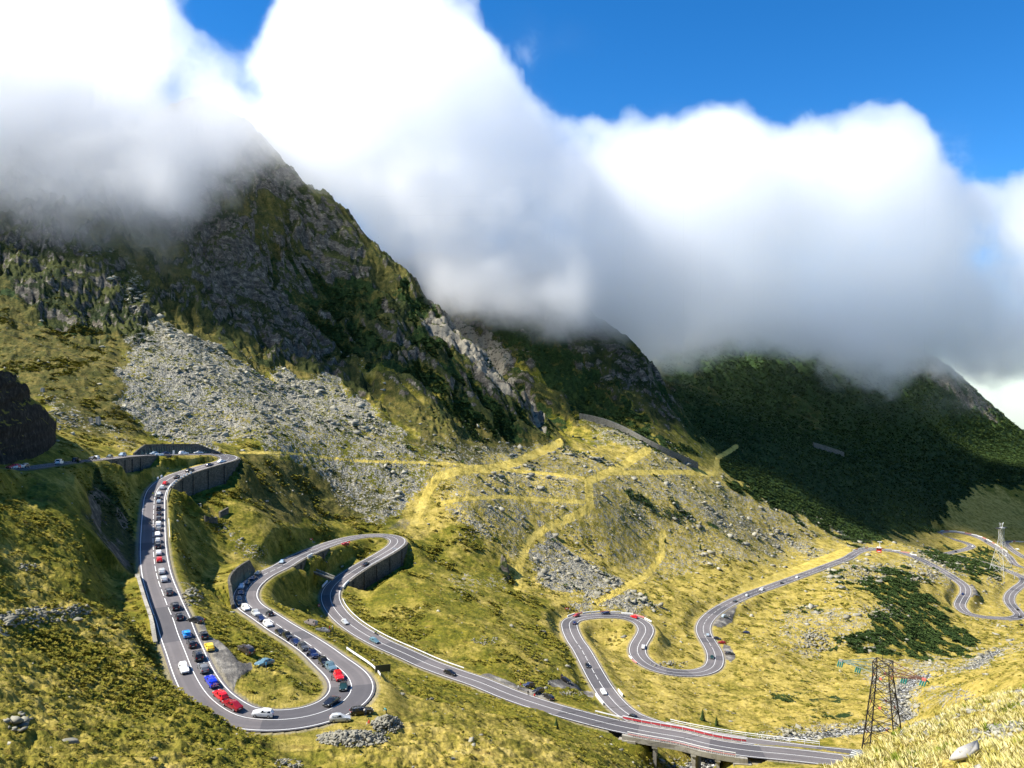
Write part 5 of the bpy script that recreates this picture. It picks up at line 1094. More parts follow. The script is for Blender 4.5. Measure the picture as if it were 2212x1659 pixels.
CARS = [
 ('V',-30,484,'hatch','red',-1,"red hatchback at the photo's left edge, first car of the high road",Gq,()),
 ('V',300,455,'sedan','silver',-1,"silver saloon just right of the red car on the high road",Gq,()),
 ('V',505,432,'hatch','silver',-1,"silver hatchback under the dark cliff, third from the left edge",Gq,()),
 ('V',650,412,'sedan','green',-1,"dark green saloon close behind the big white van on the high road",Gq,()),
 ('V',738,380,'van','white',1,"big white van coming past the foot of the dark cliff",Gm,()),
 ('V',825,362,'estate','darkred',-1,"dark red estate just right of the big white van",Gq,()),
 ('V',937,350,'suv','black',1,"black off-roader with a lit lamp, alone right of the cliff foot",Gm,()),
 ('V',1205,325,'sedan','black',-1,"dark saloon under the small white road sign on the high road",Gq,()),
 ('V',1345,320,'hatch','white',-1,"white hatchback left of the dark wall on the high road",Gq,()),
 ('V',1525,300,'hatch','green',-1,"dark green hatchback bumper to bumper with a silver minivan",Gq,()),
 ('V',1635,297,'van','silverblue',-1,"silver minivan left of the culvert bollards",Gq,()),
 ('J',985,195,'hatch','silverblue',-1,"pale blue hatchback in front of the grey concrete wall",Gq,()),
 ('J',1145,208,'sedan','navy',-1,"navy saloon touching the pale blue hatchback by the concrete wall",Gq,()),
 ('J',1415,170,'suv','white',1,"white off-roader right under the grey concrete wall",Gm,()),
 ('J',1780,205,'sedan','silver',-1,"silver saloon near the right end of the concrete wall",Gq,()),
 ('A',1875,187,'sedan','black',-1,"black saloon at the crown of the top bend",Gq,()),
 ('A',1935,253,'sedan','white',-1,"white saloon on the outside of the top bend",Gq,()),
 ('A',1822,285,'hatch','navy',-1,"navy and silver hatchback just below the top bend",Gq,()),
 ('A',1660,333,'suv','black',-1,"black off-roader above the white bollards of the curved wall",Gq,()),
 ('A',1530,392,'hatch','black',-1,"black hatchback directly above the small red car",Gq,()),
 ('A',1448,440,'hatch','red',-1,"small red hatchback where the curved wall begins",Gq,()),
 ('A',1410,487,'suv','silver',-1,"silver off-roader directly below the small red hatchback",Gq,()),
 ('A',1385,533,'sedan','silver',-1,"silver saloon level with the rider in the yellow vest",Gq,()),
 ('A',1380,570,'hatch','black',-1,"black hatchback between two silver cars below the yellow vest",Gq,()),
 ('A',1383,608,'hatch','silverblue',-1,"pale blue hatchback at the top of the long straight",Gq,()),
 ('A',1383,665,'suv','black',-1,"black off-roader first of three dark cars on the long straight",Gq,()),
 ('A',1385,711,'sedan','black',-1,"black saloon in the middle of three dark cars on the straight",Gq,()),
 ('A',1383,750,'suv','darkgrey',-1,"dark grey off-roader right in front of a white square hatchback",Gq,()),
 ('A',1380,797,'suv','white',-1,"white boxy car level with the black motorcycle",Gq,()),
 ('A',1383,843,'hatch','grey',-1,"grey hatchback between two white cars on the straight",Gq,()),
 ('A',1372,888,'sedan','white',-1,"white saloon with a tan rear on the long straight",Gq,()),
 ('A',1375,937,'hatch','silver',-1,"silver hatchback between a white saloon and a black off-roader",Gq,()),
 ('A',1378,992,'suv','black',-1,"black off-roader just above the white rounded hatchback",Gq,()),
 ('A',1382,1045,'hatch','white',-1,"white rounded hatchback just above the bright red car",Gq,()),
 ('A',1387,1108,'hatch','red',-1,"bright red hatchback in the middle of the long straight",Gq,()),
 ('A',1400,1206,'estate','silver',-1,"upper of two silver estates behind the bright red car",Gq,()),
 ('A',1420,1275,'estate','silver',-1,"lower of two silver estates behind the bright red car",Gq,()),
 ('B',365,287,'suv','darkgrey',-1,"dark grey off-roader level with the grey rock heap",Gq,()),
 ('B',418,408,'suv','black',-1,"black off-roader at the top corner of the lay-by",Gq,()),
 ('B',452,495,'hatch','black',-1,"black hatchback beside the black coupe leaving the lay-by",Gq,()),
 ('B',520,650,'hatch','skyblue',-1,"bright sky blue hatchback on the long straight",Gq,('spoiler',)),
 ('B',568,738,'estate','black',-1,"black estate right behind the sky blue hatchback",Gq,()),
 ('B',612,828,'suv','black',-1,"black boxy off-roader left of the yellow car",Gq,()),
 ('B',657,935,'hatch','grey',-1,"grey hatchback opposite the white oncoming hatchback",Gq,()),
 ('B',728,1052,'estate','blue',-1,"royal blue estate carrying bicycles on its rear",Gq,()),
 ('B',815,1180,'hatch','red',-1,"red hatchback just above the dark red coupe",Gq,()),
 ('B',915,1280,'sedan','darkred',-1,"dark red coupe entering the big bend",Gq,()),
 ('B',1180,1340,'hatch','white',-1,"white hatchback side-on in the big bend",Gq,()),
 ('B',1790,1232,'sedan','black',-1,"black saloon turning into the big bend from the right",Gq,()),
 ('B',1885,1112,'sedan','green',-1,"dark convertible with a black soft top below the red car",Gq,('softtop',)),
 ('B',1843,1020,'suv','red',-1,"red off-roader with roof bars above the dark convertible",Gq,('roofbars',)),
 ('B',1783,948,'suv','bluegrey',-1,"blue-grey off-roader right behind the red one with roof bars",Gq,()),
 ('B',1712,897,'suv','black',-1,"black off-roader with one lit headlamp in the lower queue",Gq,()),
 ('B',1620,828,'suv','navy',-1,"dark off-roader with its door open in the lower queue",Gq,('rdoor',)),
 ('B',1530,770,'suv','darkgrey',-1,"dark grey off-roader ahead of the one with an open door",Gq,()),
 ('B',1465,717,'sedan','navy',-1,"navy saloon between black cars level with the stone trough",Gq,()),
 ('B',1385,677,'suv','black',-1,"black off-roader opposite the parked minivan's people",Gq,()),
 ('B',1312,632,'sedan','black',-1,"black saloon directly behind the white off-roader's tail",Gq,()),
 ('B',1215,567,'suv','white',-1,"white off-roader in the lower queue below two dark cars",Gq,()),
 ('B',1163,515,'hatch','navy',-1,"navy hatchback squeezed between white and silver cars",Gq,()),
 ('B',1118,470,'suv','silver',-1,"silver off-roader with roof rails below the second bend",Gq,('rack',)),
 ('B',1035,430,'van','white',-1,"white people carrier at the foot of the dark curved wall",Gq,()),
 ('B',980,383,'sedan','black',-1,"black saloon in front of the white people carrier",Gq,()),
 ('B',975,340,'sedan','grey',-1,"grey saloon in the shade of the curved wall",Gq,()),
 ('B',992,295,'sedan','navy',-1,"navy car with a white bonnet just below the white one",Gq,()),
 ('B',996,243,'suv','white',-1,"white off-roader shining beside the dark curved wall",Gq,()),
 ('B',1045,203,'hatch','darkgrey',-1,"dark grey hatchback above the white off-roader by the wall",Gq,()),
 ('B',1100,162,'sedan','navy',-1,"navy saloon, second car from the tail of the queue",Gq,()),
 ('B',1137,121,'sedan','beige',-1,"beige saloon, last car in the queue by the second bend",Gq,()),
 ('B',495,947,'hatch','white',1,"white hatchback driving down opposite the queue",Gm,()),
 ('B',1222,478,'hatch','black',1,"black hatchback driving down past the silver off-roader",Gm,()),
 ('C',575,467,'sedan','silverblue',-1,"pale blue car with a roof light above the second bend",Gm,('lights',)),
 ('C',1253,475,'sedan','black',-1,"black saloon alone on the road above the buttressed wall",Gm,()),
 ('C',1185,980,'hatch','silver',1,"silver hatchback alone on the third leg of road",Gm,()),
 ('C',1400,1143,'estate','teal',1,"blue-grey estate beside the rider in a yellow vest",Gm,()),
 ('C',2060,1415,'estate','black',1,"black estate at the end of the long white guard rail",Gm,()),
 ('D',1425,918,'sedan','black',-1,"black saloon in the middle of the straight below the loop",Gm,()),
 ('D',1540,1150,'estate','white',-1,"white estate on the straight between white bollards",Gm,()),
 ('D',1797,1388,'suv','black',-1,"black off-roader beside the red bridge railing",Gm,()),
 ('D',1243,555,'sedan','navy',1,"small blue saloon on the inside of the lower loop",Gm,()),
 ('D',1252,495,'hatch','darkred',-1,"dark red hatchback at the left of the lower loop",Gm,()),
 ('D',1517,472,'estate','navy',-1,"navy estate at the top of the lower loop",Gm,()),
 ('D',1757,508,'hatch','red',-1,"bright red hatchback at the right of the lower loop",Gm,()),
 ('D',1845,757,'hatch','white',-1,"white hatchback in the neck of the lower loop",Gm,()),
 ('E',1475,548,'hatch','silverblue',1,"pale blue hatchback on the S-bend below the far straight",Gm,()),
 ('E',1557,740,'sedan','green',-1,"dark saloon in the right-hand turn of the S-bend",Gm,()),
 ('E',1745,255,'sedan','darkgrey',1,"dark grey saloon at the start of the far straight",Gm,()),
 ('E',1853,204,'hatch','silver',1,"silver hatchback following the white van on the far straight",Gm,()),
 ('E',1983,152,'van','white',1,"white van with a dark roof on the far straight",Gm,()),
 ('G',100,1092,'hatch','black',1,"black hatchback between two white cars on the far straight",Gm,()),
 ('G',240,1042,'sedan','white',1,"white saloon farthest along the far straight",Gm,()),
 ('G',1716,1197,'sedan','navy',1,"navy saloon on the far bend beside the lay-by",Gm,()),
 ('G',2092,1315,'hatch','black',1,"black hatchback, upper of two in the last near bend",Gm,()),
 ('G',2125,1377,'hatch','black',1,"black hatchback, lower of two in the last near bend",Gm,()),
 ('M',580,477,'sedan','navy',1,"dark blue saloon behind the white tower's left leg",Gm,()),
 ('M',403,540,'hatch','white',1,"white hatchback in the small far loop left of the tower",Gm,()),
 ('M',200,607,'hatch','white',1,"white hatchback among pines left of the far loop",Gm,()),
 ('M',152,598,'hatch','navy',1,"dark hatchback just left of the white one among pines",Gm,()),
 ('M',757,597,'hatch','grey',1,"grey hatchback seen through the white tower",Gm,()),
 ('M',828,660,'hatch','silver',1,"silver hatchback seen through the tower's right leg",Gm,()),
 ('M',950,480,'hatch','red',1,"small red hatchback at the farthest bend",Gm,()),
 # parked
 ('B',600,532,'sedan','black',(158,),"black coupe nosing across the lay-by edge",Gp,()),
 ('B',670,662,'hatch','black',(118,),"black hatchback parked behind the yellow car",Gp,('spoiler',)),
 ('B',715,765,'hatch','yellow',(122,),"yellow hatchback parked in the lay-by",Gp,()),
 ('B',1035,792,'suv','brown',(145,),"brown off-roader parked on the pale grit",Gp,()),
 ('B',1195,920,'sedan','teal',(-122,),"blue-grey saloon parked with its door open on the grass",Gp,('rdoor',)),
 ('B',1600,566,'van','mauve',(150,),"mauve minivan parked on the verge of the lower queue",Gp,()),
 ('B',1700,622,'sedan','grey',(172,),"grey saloon parked beside the mauve minivan",Gp,()),
 ('P',935,912,'hatch','silver',(14,),"silver hatchback parked on the outer verge of the big bend",Gp,()),
 ('P',1170,828,'estate','black',(24,),"black estate with its door open beside the rock heap",Gp,('rdoor',)),
 ('C',1125,315,'hatch','darkred',(200,),"dark red hatchback parked inside the third bend",Gp,('hatchup',)),
 ('O',555,430,'suv','navy',(-140,),"navy off-roader parked, largest of three in the dark lay-by",Gp,()),
 ('O',718,515,'suv','black',(-135,),"black off-roader parked between two others in the dark lay-by",Gp,()),
 ('O',885,605,'estate','black',(130,),"black estate with its door open, right of the dark lay-by",Gp,('rdoor',)),
 ('O',1172,338,'hatch','black',(-30,),"black hatchback parked on the pale gravel patch",Gp,('hatchup',)),
 ('E',1668,392,'suv','silverblue',(30,),"silver off-roader parked in the lay-by above the S-bend",Gp,()),
 ('E',1603,584,'hatch','black',(-20,),"black hatchback parked beside a dark red car by the S-bend",Gp,()),
 ('E',1642,620,'hatch','darkred',(175,),"dark red hatchback parked by the S-bend",Gp,()),
 ('E',1708,712,'estate','darkgrey',(0,),"dark grey estate parked alone on the grass by the S-bend",Gp,()),
 ('E',1850,534,'estate','navy',(170,),"navy estate parked on the grass right of the S-bend",Gp,()),
 ('G',1804,1205,'hatch','darkgrey',(10,),"dark grey hatchback parked in the far lay-by",Gp,()),
 ('G',2187,1463,'hatch','black',(90,),"black hatchback parked on the grass at the right edge",Gp,()),
 ('M',970,580,'van','white',(150,),"white van parked beside the farthest road on the right",Gp,()),
 ('M',893,765,'hatch','darkgrey',(160,),"dark hatchback parked below the tower's right leg",Gp,()),
]
made = {}
for z, x, y, kind, colr, dr, label, grp, ex in CARS: made[label] = place(z, x, y, kind, colr, dr, label, group=grp, extra=ex)

# ------------------------------------------------------------------ two wheels: bicycles on the rack, motorcycles
def wheel_ring(mb, c, r, w, R, n=14):
    c = Vector(c); pts = [c + R @ Vector((math.cos(i/n*2*math.pi)*r, 0, math.sin(i/n*2*math.pi)*r)) for i in range(n)]
    for i in range(n): mb.bar(pts[i], pts[(i+1) % n], w, n=4)
bl = made["royal blue estate carrying bicycles on its rear"]; mb_red = simple("bicycle_red", (.5,.03,.03), .4)
for k, (mt_, lb_) in enumerate(((mb_red, "red bicycle hung on the rear of the royal blue estate"), (m_galv, "silver bicycle behind the red one on the royal blue estate"))):
    e = empty("bicycle", (0,0,0)); e.matrix_world = bl.rotation_euler.to_matrix().to_4x4(); Mx = bl.rotation_euler.to_matrix(); e.location = bl.location + Mx @ Vector((-2.55-.22*k, 0, .45)); e.rotation_euler = (Mx @ Matrix.Rotation(math.pi/2, 3, 'Z')).to_euler(); tag(e, lb_, "bicycle", "bicycles on the car rack"); I3 = Matrix.Identity(3)
    for x in (-.52, .52): mb = MB(); wheel_ring(mb, (x,0,.34), .33, .025, I3); mb.build("wheel", m_tyre, e)
    mb = MB(); P_ = [(-.52,0,.34),(-.12,0,.34),(-.22,0,.85),(.38,0,.88),(.52,0,.34)]; mb.bar(P_[0],P_[1],.025); mb.bar(P_[1],P_[2],.025); mb.bar(P_[2],P_[3],.025); mb.bar(P_[1],P_[3],.03); mb.bar(P_[3],P_[4],.025); mb.bar(P_[0],P_[2],.02); mb.build("frame", mt_, e)
    mb = MB(); mb.box((-.24,0,.93), (.22,.12,.05)); mb.build("saddle", m_tyre, e); mb = MB(); mb.bar((.36,-.25,.98),(.36,.25,.98),.02); mb.build("handlebar", m_trim, e)
m_skin = simple("skin", (.45,.27,.19), .6); m_hair = simple("dark_hair", (.03,.02,.015), .8)
cloth = {}
def cl(c):
    if c not in cloth: cloth[c] = simple("cloth_" + c, dict(PAINT, turquoise=(.02,.48,.55), vest=(.55,.85,.05), jeans=(.07,.10,.17), cream=(.6,.57,.5), bluesh=(.03,.33,.62)).get(c, (.2,.2,.2)), .85)
    return cloth[c]
POSE = {  # joints: pelvis-up skeleton in metres, x forward, y left, z up
 'stand': dict(hip=(0,0,.92), chest=(.01,0,1.32), neck=(.02,0,1.48), head=(.04,0,1.62), kl=(.03,.10,.50), fl=(0,.11,.06), kr=(-.02,-.10,.50), fr=(-.05,-.12,.06), el=(-.04,.26,1.10), hl=(.06,.28,.84), er=(-.02,-.26,1.10), hr=(.10,-.26,.86)),
 'arms': dict(hip=(0,0,.92), chest=(.02,0,1.32), neck=(.03,0,1.48), head=(.06,0,1.62), kl=(.08,.11,.50), fl=(.10,.13,.06), kr=(-.06,-.10,.49), fr=(-.16,-.12,.06), el=(.10,.26,1.14), hl=(.32,.12,1.20), er=(.08,-.26,1.12), hr=(.30,-.12,1.16)),
 'bend': dict(hip=(0,0,.90), chest=(.36,0,1.12), neck=(.50,0,1.16), head=(.63,0,1.15), kl=(.04,.10,.48), fl=(-.02,.12,.06), kr=(.0,-.10,.48), fr=(-.10,-.13,.06), el=(.45,.20,.86), hl=(.62,.14,.70), er=(.46,-.20,.88), hr=(.66,-.12,.74)),
 'sit': dict(hip=(0,0,.30), chest=(.05,0,.72), neck=(.10,0,.88), head=(.14,0,1.02), kl=(.42,.14,.42), fl=(.55,.14,.04), kr=(.40,-.14,.44), fr=(.60,-.16,.04), el=(.10,.26,.50), hl=(.34,.14,.48), er=(.10,-.26,.50), hr=(.34,-.12,.50)),
 'ride': dict(hip=(-.18,0,.86), chest=(.06,0,1.26), neck=(.14,0,1.40), head=(.19,0,1.54), kl=(.22,.22,.74), fl=(.02,.22,.32), kr=(.22,-.22,.74), fr=(.02,-.22,.32), el=(.22,.30,1.08), hl=(.46,.30,1.04), er=(.22,-.30,1.08), hr=(.46,-.30,1.04)),
}
pcache = {}
def person_meshes(pose):
    if pose in pcache: return pcache[pose]
    J = {k: Vector(v) for k, v in POSE[pose].items()}; up = (J['chest']-J['hip']).normalized()
    def body(V, E, Rr, name, sub=1):
        me = bpy.data.meshes.new(name); me.from_pydata(V, E, []); o = bpy.data.objects.new(name, me); COL.objects.link(o); md_ = o.modifiers.new("s", 'SKIN'); me.skin_vertices or None
        if not me.skin_vertices:
            bmx = bmesh.new(); bmx.from_mesh(me); bmx.verts.layers.skin.verify(); bmx.to_mesh(me); bmx.free()
        for i, r in enumerate(Rr): me.skin_vertices[0].data[i].radius = r if isinstance(r, tuple) else (r, r); me.skin_vertices[0].data[i].use_root = (i == 0)
        sb_ = o.modifiers.new("u", 'SUBSURF'); sb_.levels = sub; dg = bpy.context.evaluated_depsgraph_get(); dg.update(); r = bpy.data.meshes.new_from_object(o.evaluated_get(dg)); bpy.data.objects.remove(o); return r
    sl, sr = J['chest']+Vector((0,.19,.06)), J['chest']+Vector((0,-.19,.06)); hl_, hr_ = J['hip']+Vector((0,.09,-.06)), J['hip']+Vector((0,-.09,-.06)); mid = J['hip'].lerp(J['chest'], .5)
    V = [J['hip'], mid, J['chest'], J['neck'], J['head'], J['head']+up*.08, hl_, J['kl'], J['fl'], J['fl']+Vector((.16,0,-.02)), hr_, J['kr'], J['fr'], J['fr']+Vector((.16,0,-.02)), sl, J['el'], J['hl'], J['hl']+(J['hl']-J['el']).normalized()*.10, sr, J['er'], J['hr'], J['hr']+(J['hr']-J['er']).normalized()*.10]
    E = [(0,1),(1,2),(2,3),(3,4),(4,5),(0,6),(6,7),(7,8),(8,9),(0,10),(10,11),(11,12),(12,13),(2,14),(14,15),(15,16),(16,17),(2,18),(18,19),(19,20),(20,21)]
    Rr = [(.15,.12),(.14,.11),(.17,.12),.055,(.10,.085),(.07,.07),.10,.065,.045,.035,.10,.065,.045,.035,.06,.045,.035,.03,.06,.045,.035,.03]
    me = body(V, E, Rr, "body"); arr = np.empty(len(me.vertices)*3); me.vertices.foreach_get("co", arr); me.materials.clear()
    hd = J['head']; Hh = MB(); R_ = up.to_track_quat('Z','Y').to_matrix(); Hh.lathe(hd+up*.03, [(.085,-.02),(.112,.0),(.118,.06),(.095,.12),(.04,.155)], 10, R_)
    hm = bpy.data.meshes.new("hair"); hm.from_pydata(Hh.v, [], Hh.f); hm.update(); pcache[pose] = (me, hm, J); return pcache[pose]
def person(p, rz, pose, top, bottom, label, parent_label=None, helmet=None, vest=False):
    me0, hm, J = person_meshes(pose); me = me0.copy(); me.name = "body"
    for m_ in (m_skin, cl(top), cl(bottom), m_tyre): me.materials.append(m_)
    hz = J['hip'].z
    for f in me.polygons:
        c = f.center; dn = (c - J['neck']).dot((J['head']-J['neck']).normalized())
        hand = min((c-J['hl']).length, (c-J['hr']).length); foot = min((c-J['fl']).length, (c-J['fr']).length); leg = min((c-J[k]).length for k in ('kl','kr','fl','fr')); tor = min((c-J['chest']).length, (c-J['hip'].lerp(J['chest'], .5)).length, (c-J['el']).length, (c-J['er']).length)
        f.material_index = 0 if (dn > .02 and (c-J['head']).length < .2) or hand < .10 else (3 if foot < .10 else (2 if (leg < tor and c.z < hz+.1) or (c-J['hip']).length < .12 else 1))
        f.use_smooth = True
    o = bpy.data.objects.new("person", me); COL.objects.link(o); o.location = p; o.rotation_euler = (0, 0, rz); tag(o, label, "person")
    h = bpy.data.objects.new("helmet" if helmet else "hair", hm if not helmet else hm.copy()); COL.objects.link(h); h.parent = o; (h.data.materials.append(m_hair) if not h.data.materials and not helmet else None)
    if helmet: h.data.materials.clear(); h.data.materials.append(cl(helmet)); h.scale = (1,1,1)
    if vest:
        mb = MB(); a_, c_ = J['hip'].lerp(J['chest'], .25), J['chest']+Vector((0,0,.08)); mb.lathe(a_, [(.19,0),(.20,.15),(.21,(c_-a_).length*.8),(.10,(c_-a_).length)], 10, (c_-a_).to_track_quat('Z','Y').to_matrix()); mb.build("vest", cl('vest'), o)
    return o
def ppl(z, x, y, rzd, pose, top, bottom, label, h=.85, **kw):
    px, py = zc(z, x, y); p = ground_hit(px, py); p = ground_hit(px, py + h*F/p.y) or p; p = Vector((p.x, p.y, ground_z(p.x, p.y)+.02)); return person(p, math.radians(rzd), pose, top, bottom, label, **kw)
ppl('B',1213,925,180,'stand','bluesh','jeans',"person in a bright blue shirt in front of the parked blue-grey saloon")
ppl('B',1765,604,0,'stand','red','black',"person in a red top nearest the parked grey saloon")
ppl('B',1790,598,200,'arms','cream','jeans',"person in pale clothes waving beside the parked grey saloon")
ppl('B',1770,640,90,'stand','navy','black',"person in navy standing behind the grey saloon's tail")
ppl('P',1213,838,120,'bend','cream','jeans',"person in a white shirt bending into the black estate's door")
ppl('P',1256,950,200,'sit','red','cream',"person in a red top sitting on the rock heap's edge", h=.45)
ppl('P',1442,832,230,'bend','turquoise','black',"person in a turquoise jacket crouching on top of the rock heap", h=.5)
ppl('P',848,468,0,'stand','black','black',"person in black beside the red off-roader's door")
ppl('O',383,450,0,'stand','white','black',"person in a white shirt, leftmost by the dark lay-by cars")
ppl('O',423,415,200,'stand','darkred','jeans',"person in a dark red coat beside the one in white")
ppl('O',487,342,-90,'arms','black','black',"person in black behind the navy off-roader in the lay-by")
ppl('O',548,545,90,'stand','black','black',"person in black at the road edge below the navy off-roader")
ppl('O',797,500,0,'stand','grey','black',"grey-clad person between the black off-roader and the black estate")
ppl('O',655,582,90,'sit','red','darkred',"person in red crouching in front of the black off-roader", h=.5)
ppl('O',1100,272,-60,'arms','black','jeans',"person at the raised tailgate of the hatchback on gravel")
ppl('O',1040,150,-60,'sit','white','jeans',"person in white sitting on the grass above the gravel patch", h=.4)
ppl('E',1800,530,0,'stand','green','black',"person in dark green left of the navy estate on grass")
ppl('E',1832,560,90,'stand','green','jeans',"person in green below the navy estate on grass")
ppl('J',695,222,0,'stand','cream','cream',"person in pale clothes by the culvert bollards")
ppl('J',832,178,180,'stand','white','black',"person in white walking along the concrete wall")
def moto(z, x, y, dr, colr, label, rl, rider_top, vest=False, helmet='black'):
    px, py = zc(z, x, y); sc_, ri, i, X, Y, zz, o = on_road(px, py, .8); R = ROADS[ri][0]; T = Vector(R[min(i+2, len(R)-1)]-R[max(i-2, 0)]).normalized()*dr; rz = math.atan2(T.y, T.x)
    e = empty("motorcycle", (X, Y, zz+.03), rz); tag(e, label, "motorcycle", "motorcycles on the road"); I3 = Matrix.Identity(3); R_ = Matrix.Rotation(math.pi/2, 3, 'X')
    for xx in (-.72, .74): mb = MB(); mb.lathe((xx,.07,.32), [(.2,0),(.32,.02),(.32,.12),(.2,.14)], 14, R_); mb.build("wheel", m_tyre, e)
    mb = MB(); mb.hexa([(-.35,-.14,.35),(.38,-.14,.35),(.38,.14,.35),(-.35,.14,.35),(-.30,-.16,.72),(.30,-.16,.80),(.30,.16,.80),(-.30,.16,.72)]); mb.hexa([(-.02,-.15,.72),(.42,-.12,.78),(.42,.12,.78),(-.02,.15,.72),(.02,-.10,.96),(.38,-.08,.95),(.38,.08,.95),(.02,.10,.96)]); mb.build("body", paint(colr), e)
    mb = MB(); mb.hexa([(-.80,-.12,.76),(.0,-.13,.72),(.0,.13,.72),(-.80,.12,.76),(-.85,-.10,.88),(.0,-.11,.82),(.0,.11,.82),(-.85,.10,.88)]); mb.build("saddle", m_tyre, e)
    mb = MB(); mb.bar((.74,.09,.32),(.48,.09,.95),.03); mb.bar((.74,-.09,.32),(.48,-.09,.95),.03); mb.build("fork", m_galv, e); mb = MB(); mb.bar((.46,-.34,1.04),(.46,.34,1.04),.025); mb.build("handlebar", m_trim, e); mb = MB(); mb.lathe((.60,0,.88), [(.04,-.08),(.10,0),(.10,.06)], 10, Matrix.Rotation(math.pi/2, 3, 'Y')); mb.build("headlight", m_hl, e)
    person(Vector((X, Y, zz+.03)), rz, 'ride', rider_top, 'black', rl, helmet=helmet, vest=vest)
moto('A',1333,545,1,'black',"black motorcycle coming down beside the silver saloon","rider in a yellow vest on the black motorcycle coming down",'black',vest=True,helmet='yellow')
moto('A',1310,780,1,'black',"black motorcycle left of the white boxy car","rider in black on the motorcycle left of the white boxy car",'black')
moto('C',1395,1085,1,'darkgrey',"dark motorcycle above the blue-grey estate","rider in a yellow vest above the blue-grey estate",'black',vest=True,helmet='yellow')
moto('E',1972,180,-1,'darkgrey',"dark motorcycle below the white van on the far straight","rider below the white van on the far straight",'black')
moto('E',1628,410,1,'silver',"pale motorcycle beside the lay-by above the S-bend","rider beside the lay-by above the S-bend",'grey')

# ------------------------------------------------------------------ rocks
m_rock, _t = mat("rock"); b = NB(_t); g_ = b.n("ShaderNodeNewGeometry"); p_ = g_.outputs["Position"]; oi = b.n("ShaderNodeAttribute", attribute_name="tone")
rc = b.mix(b.noise(1.6, 5, .7, p_), (.10, .098, .078, 1), (.27, .255, .20, 1)); rc = b.mix(oi.outputs["Fac"], rc, (.37, .35, .27, 1)); rc = b.mix(b.math('MULTIPLY', b.step(b.noise(4, 4, .7, p_), .55, .68), .4), rc, (.09, .09, .075, 1))
b.bsdf(rc, .92, b.noise(5, 4, .7, p_), .6, .08, spec=.1)
# a handful of faceted rock shapes
SH = []
def rock_shape(seed, n=9, flat=.6):
    r = random.Random(seed); bmx = bmesh.new(); 
    for _ in range(n): 
        v = Vector((r.gauss(0,1), r.gauss(0,1), r.gauss(0,1))).normalized(); v *= r.uniform(.75, 1); bmx.verts.new((v.x*r.uniform(.8,1.1), v.y*.8, v.z*flat))
    res = bmesh.ops.convex_hull(bmx, input=bmx.verts); bmesh.ops.delete(bmx, geom=[v for v in bmx.verts if not v.link_faces], context='VERTS'); bmesh.ops.triangulate(bmx, faces=bmx.faces)
    bmx.verts.ensure_lookup_table(); V = np.array([v.co[:] for v in bmx.verts]); bmx.verts.index_update(); Fc = np.array([[v.index for v in f.verts] for f in bmx.faces]); bmx.free(); return V, Fc
SH = [rock_shape(i, 10 + i % 5) for i in range(14)]
def scatter(name, pts, siz, shapes, material, sink=.25, squash=(1,1,1), kind="stuff", label=None, tone=None, tilt=.5, seed=1):
    """pts (n,3) ground points -> one mesh of many shapes"""
    r = np.random.default_rng(seed); VV, FF, TT, base = [], [], [], 0; k = r.integers(0, len(shapes), len(pts)); az_ = r.uniform(0, 6.283, len(pts)); tx = r.normal(0, tilt, len(pts)); tn = r.uniform(0, 1, len(pts)) if tone is None else tone
    for si_, (V, Fc) in enumerate(shapes):
        sel = np.nonzero(k == si_)[0]
        if len(sel) == 0: continue
        c, s = np.cos(az_[sel]), np.sin(az_[sel]); ct, st_ = np.cos(tx[sel]), np.sin(tx[sel]); P = V[None] * np.array(squash) * siz[sel][:, None, None]
        y = P[..., 1]*ct[:, None] - P[..., 2]*st_[:, None]; z = P[..., 1]*st_[:, None] + P[..., 2]*ct[:, None]; x = P[..., 0]
        Q_ = np.stack([x*c[:, None]-y*s[:, None], x*s[:, None]+y*c[:, None], z], -1) + pts[sel][:, None]; Q_[..., 2] += siz[sel][:, None]*(.5-sink)*squash[2]
        VV.append(Q_.reshape(-1, 3)); FF.append((Fc[None] + (base + np.arange(len(sel))*len(V))[:, None, None]).reshape(-1, 3)); TT.append(np.repeat(tn[sel], len(V))); base += len(sel)*len(V)
    o = mesh_np(name, np.vstack(VV), np.vstack(FF), material); a_ = o.data.attributes.new("tone", 'FLOAT', 'POINT'); a_.data.foreach_set("value", np.concatenate(TT).astype(np.float32)); tag(o, label, kind=kind); return o
def sample(weight, n, seed, ylo=0, yhi=3000):
    """n random ground points, density following weight per unit of ground as seen"""
    r = np.random.default_rng(seed); w = weight.copy(); w[(YY < ylo) | (YY > yhi)] = 0; w[:, (pxs < -120) | (pxs > 2330)] = 0
    vis = np.minimum.accumulate(PYF, 0) >= PYF - 3; w = w * vis
    c = np.cumsum(w.ravel()); ix = np.searchsorted(c, r.uniform(0, c[-1], n)); ix = ix[ix < w.size-1]; u = r.uniform(-.5, .5, (len(ix), 2)); j, i = np.divmod(ix, NC)
    i2, j2 = np.clip(i + np.sign(u[:, 0]).astype(int), 0, NC-1), np.clip(j + np.sign(u[:, 1]).astype(int), 0, NR-1); a_, c_ = np.abs(u).T; G = lambda A: A[j, i] + (A[j, i2]-A[j, i])*a_ + (A[j2, i]-A[j, i])*c_
    return np.stack([G(XX), G(YY), G(ZF)], -1), j, i
area = np.gradient(Ys)[:, None] * (np.gradient(pxs)[None]/F) * YY
clear = smooth(1.2, 3.0, DMIN) * (pathm < .3) * (wet < .5)
pat = fbm(XX/30, YY/30, 4, 555); patf = fbm(XX/9, YY/9, 3, 556)
patd = fbm((ac+wx)/16, al/60, 4, 559)
wS = np.clip(mS + .45*pat + .3*patf + .75*patd - .30, 0, 1)**1.2 * (mS > .03) * clear * area
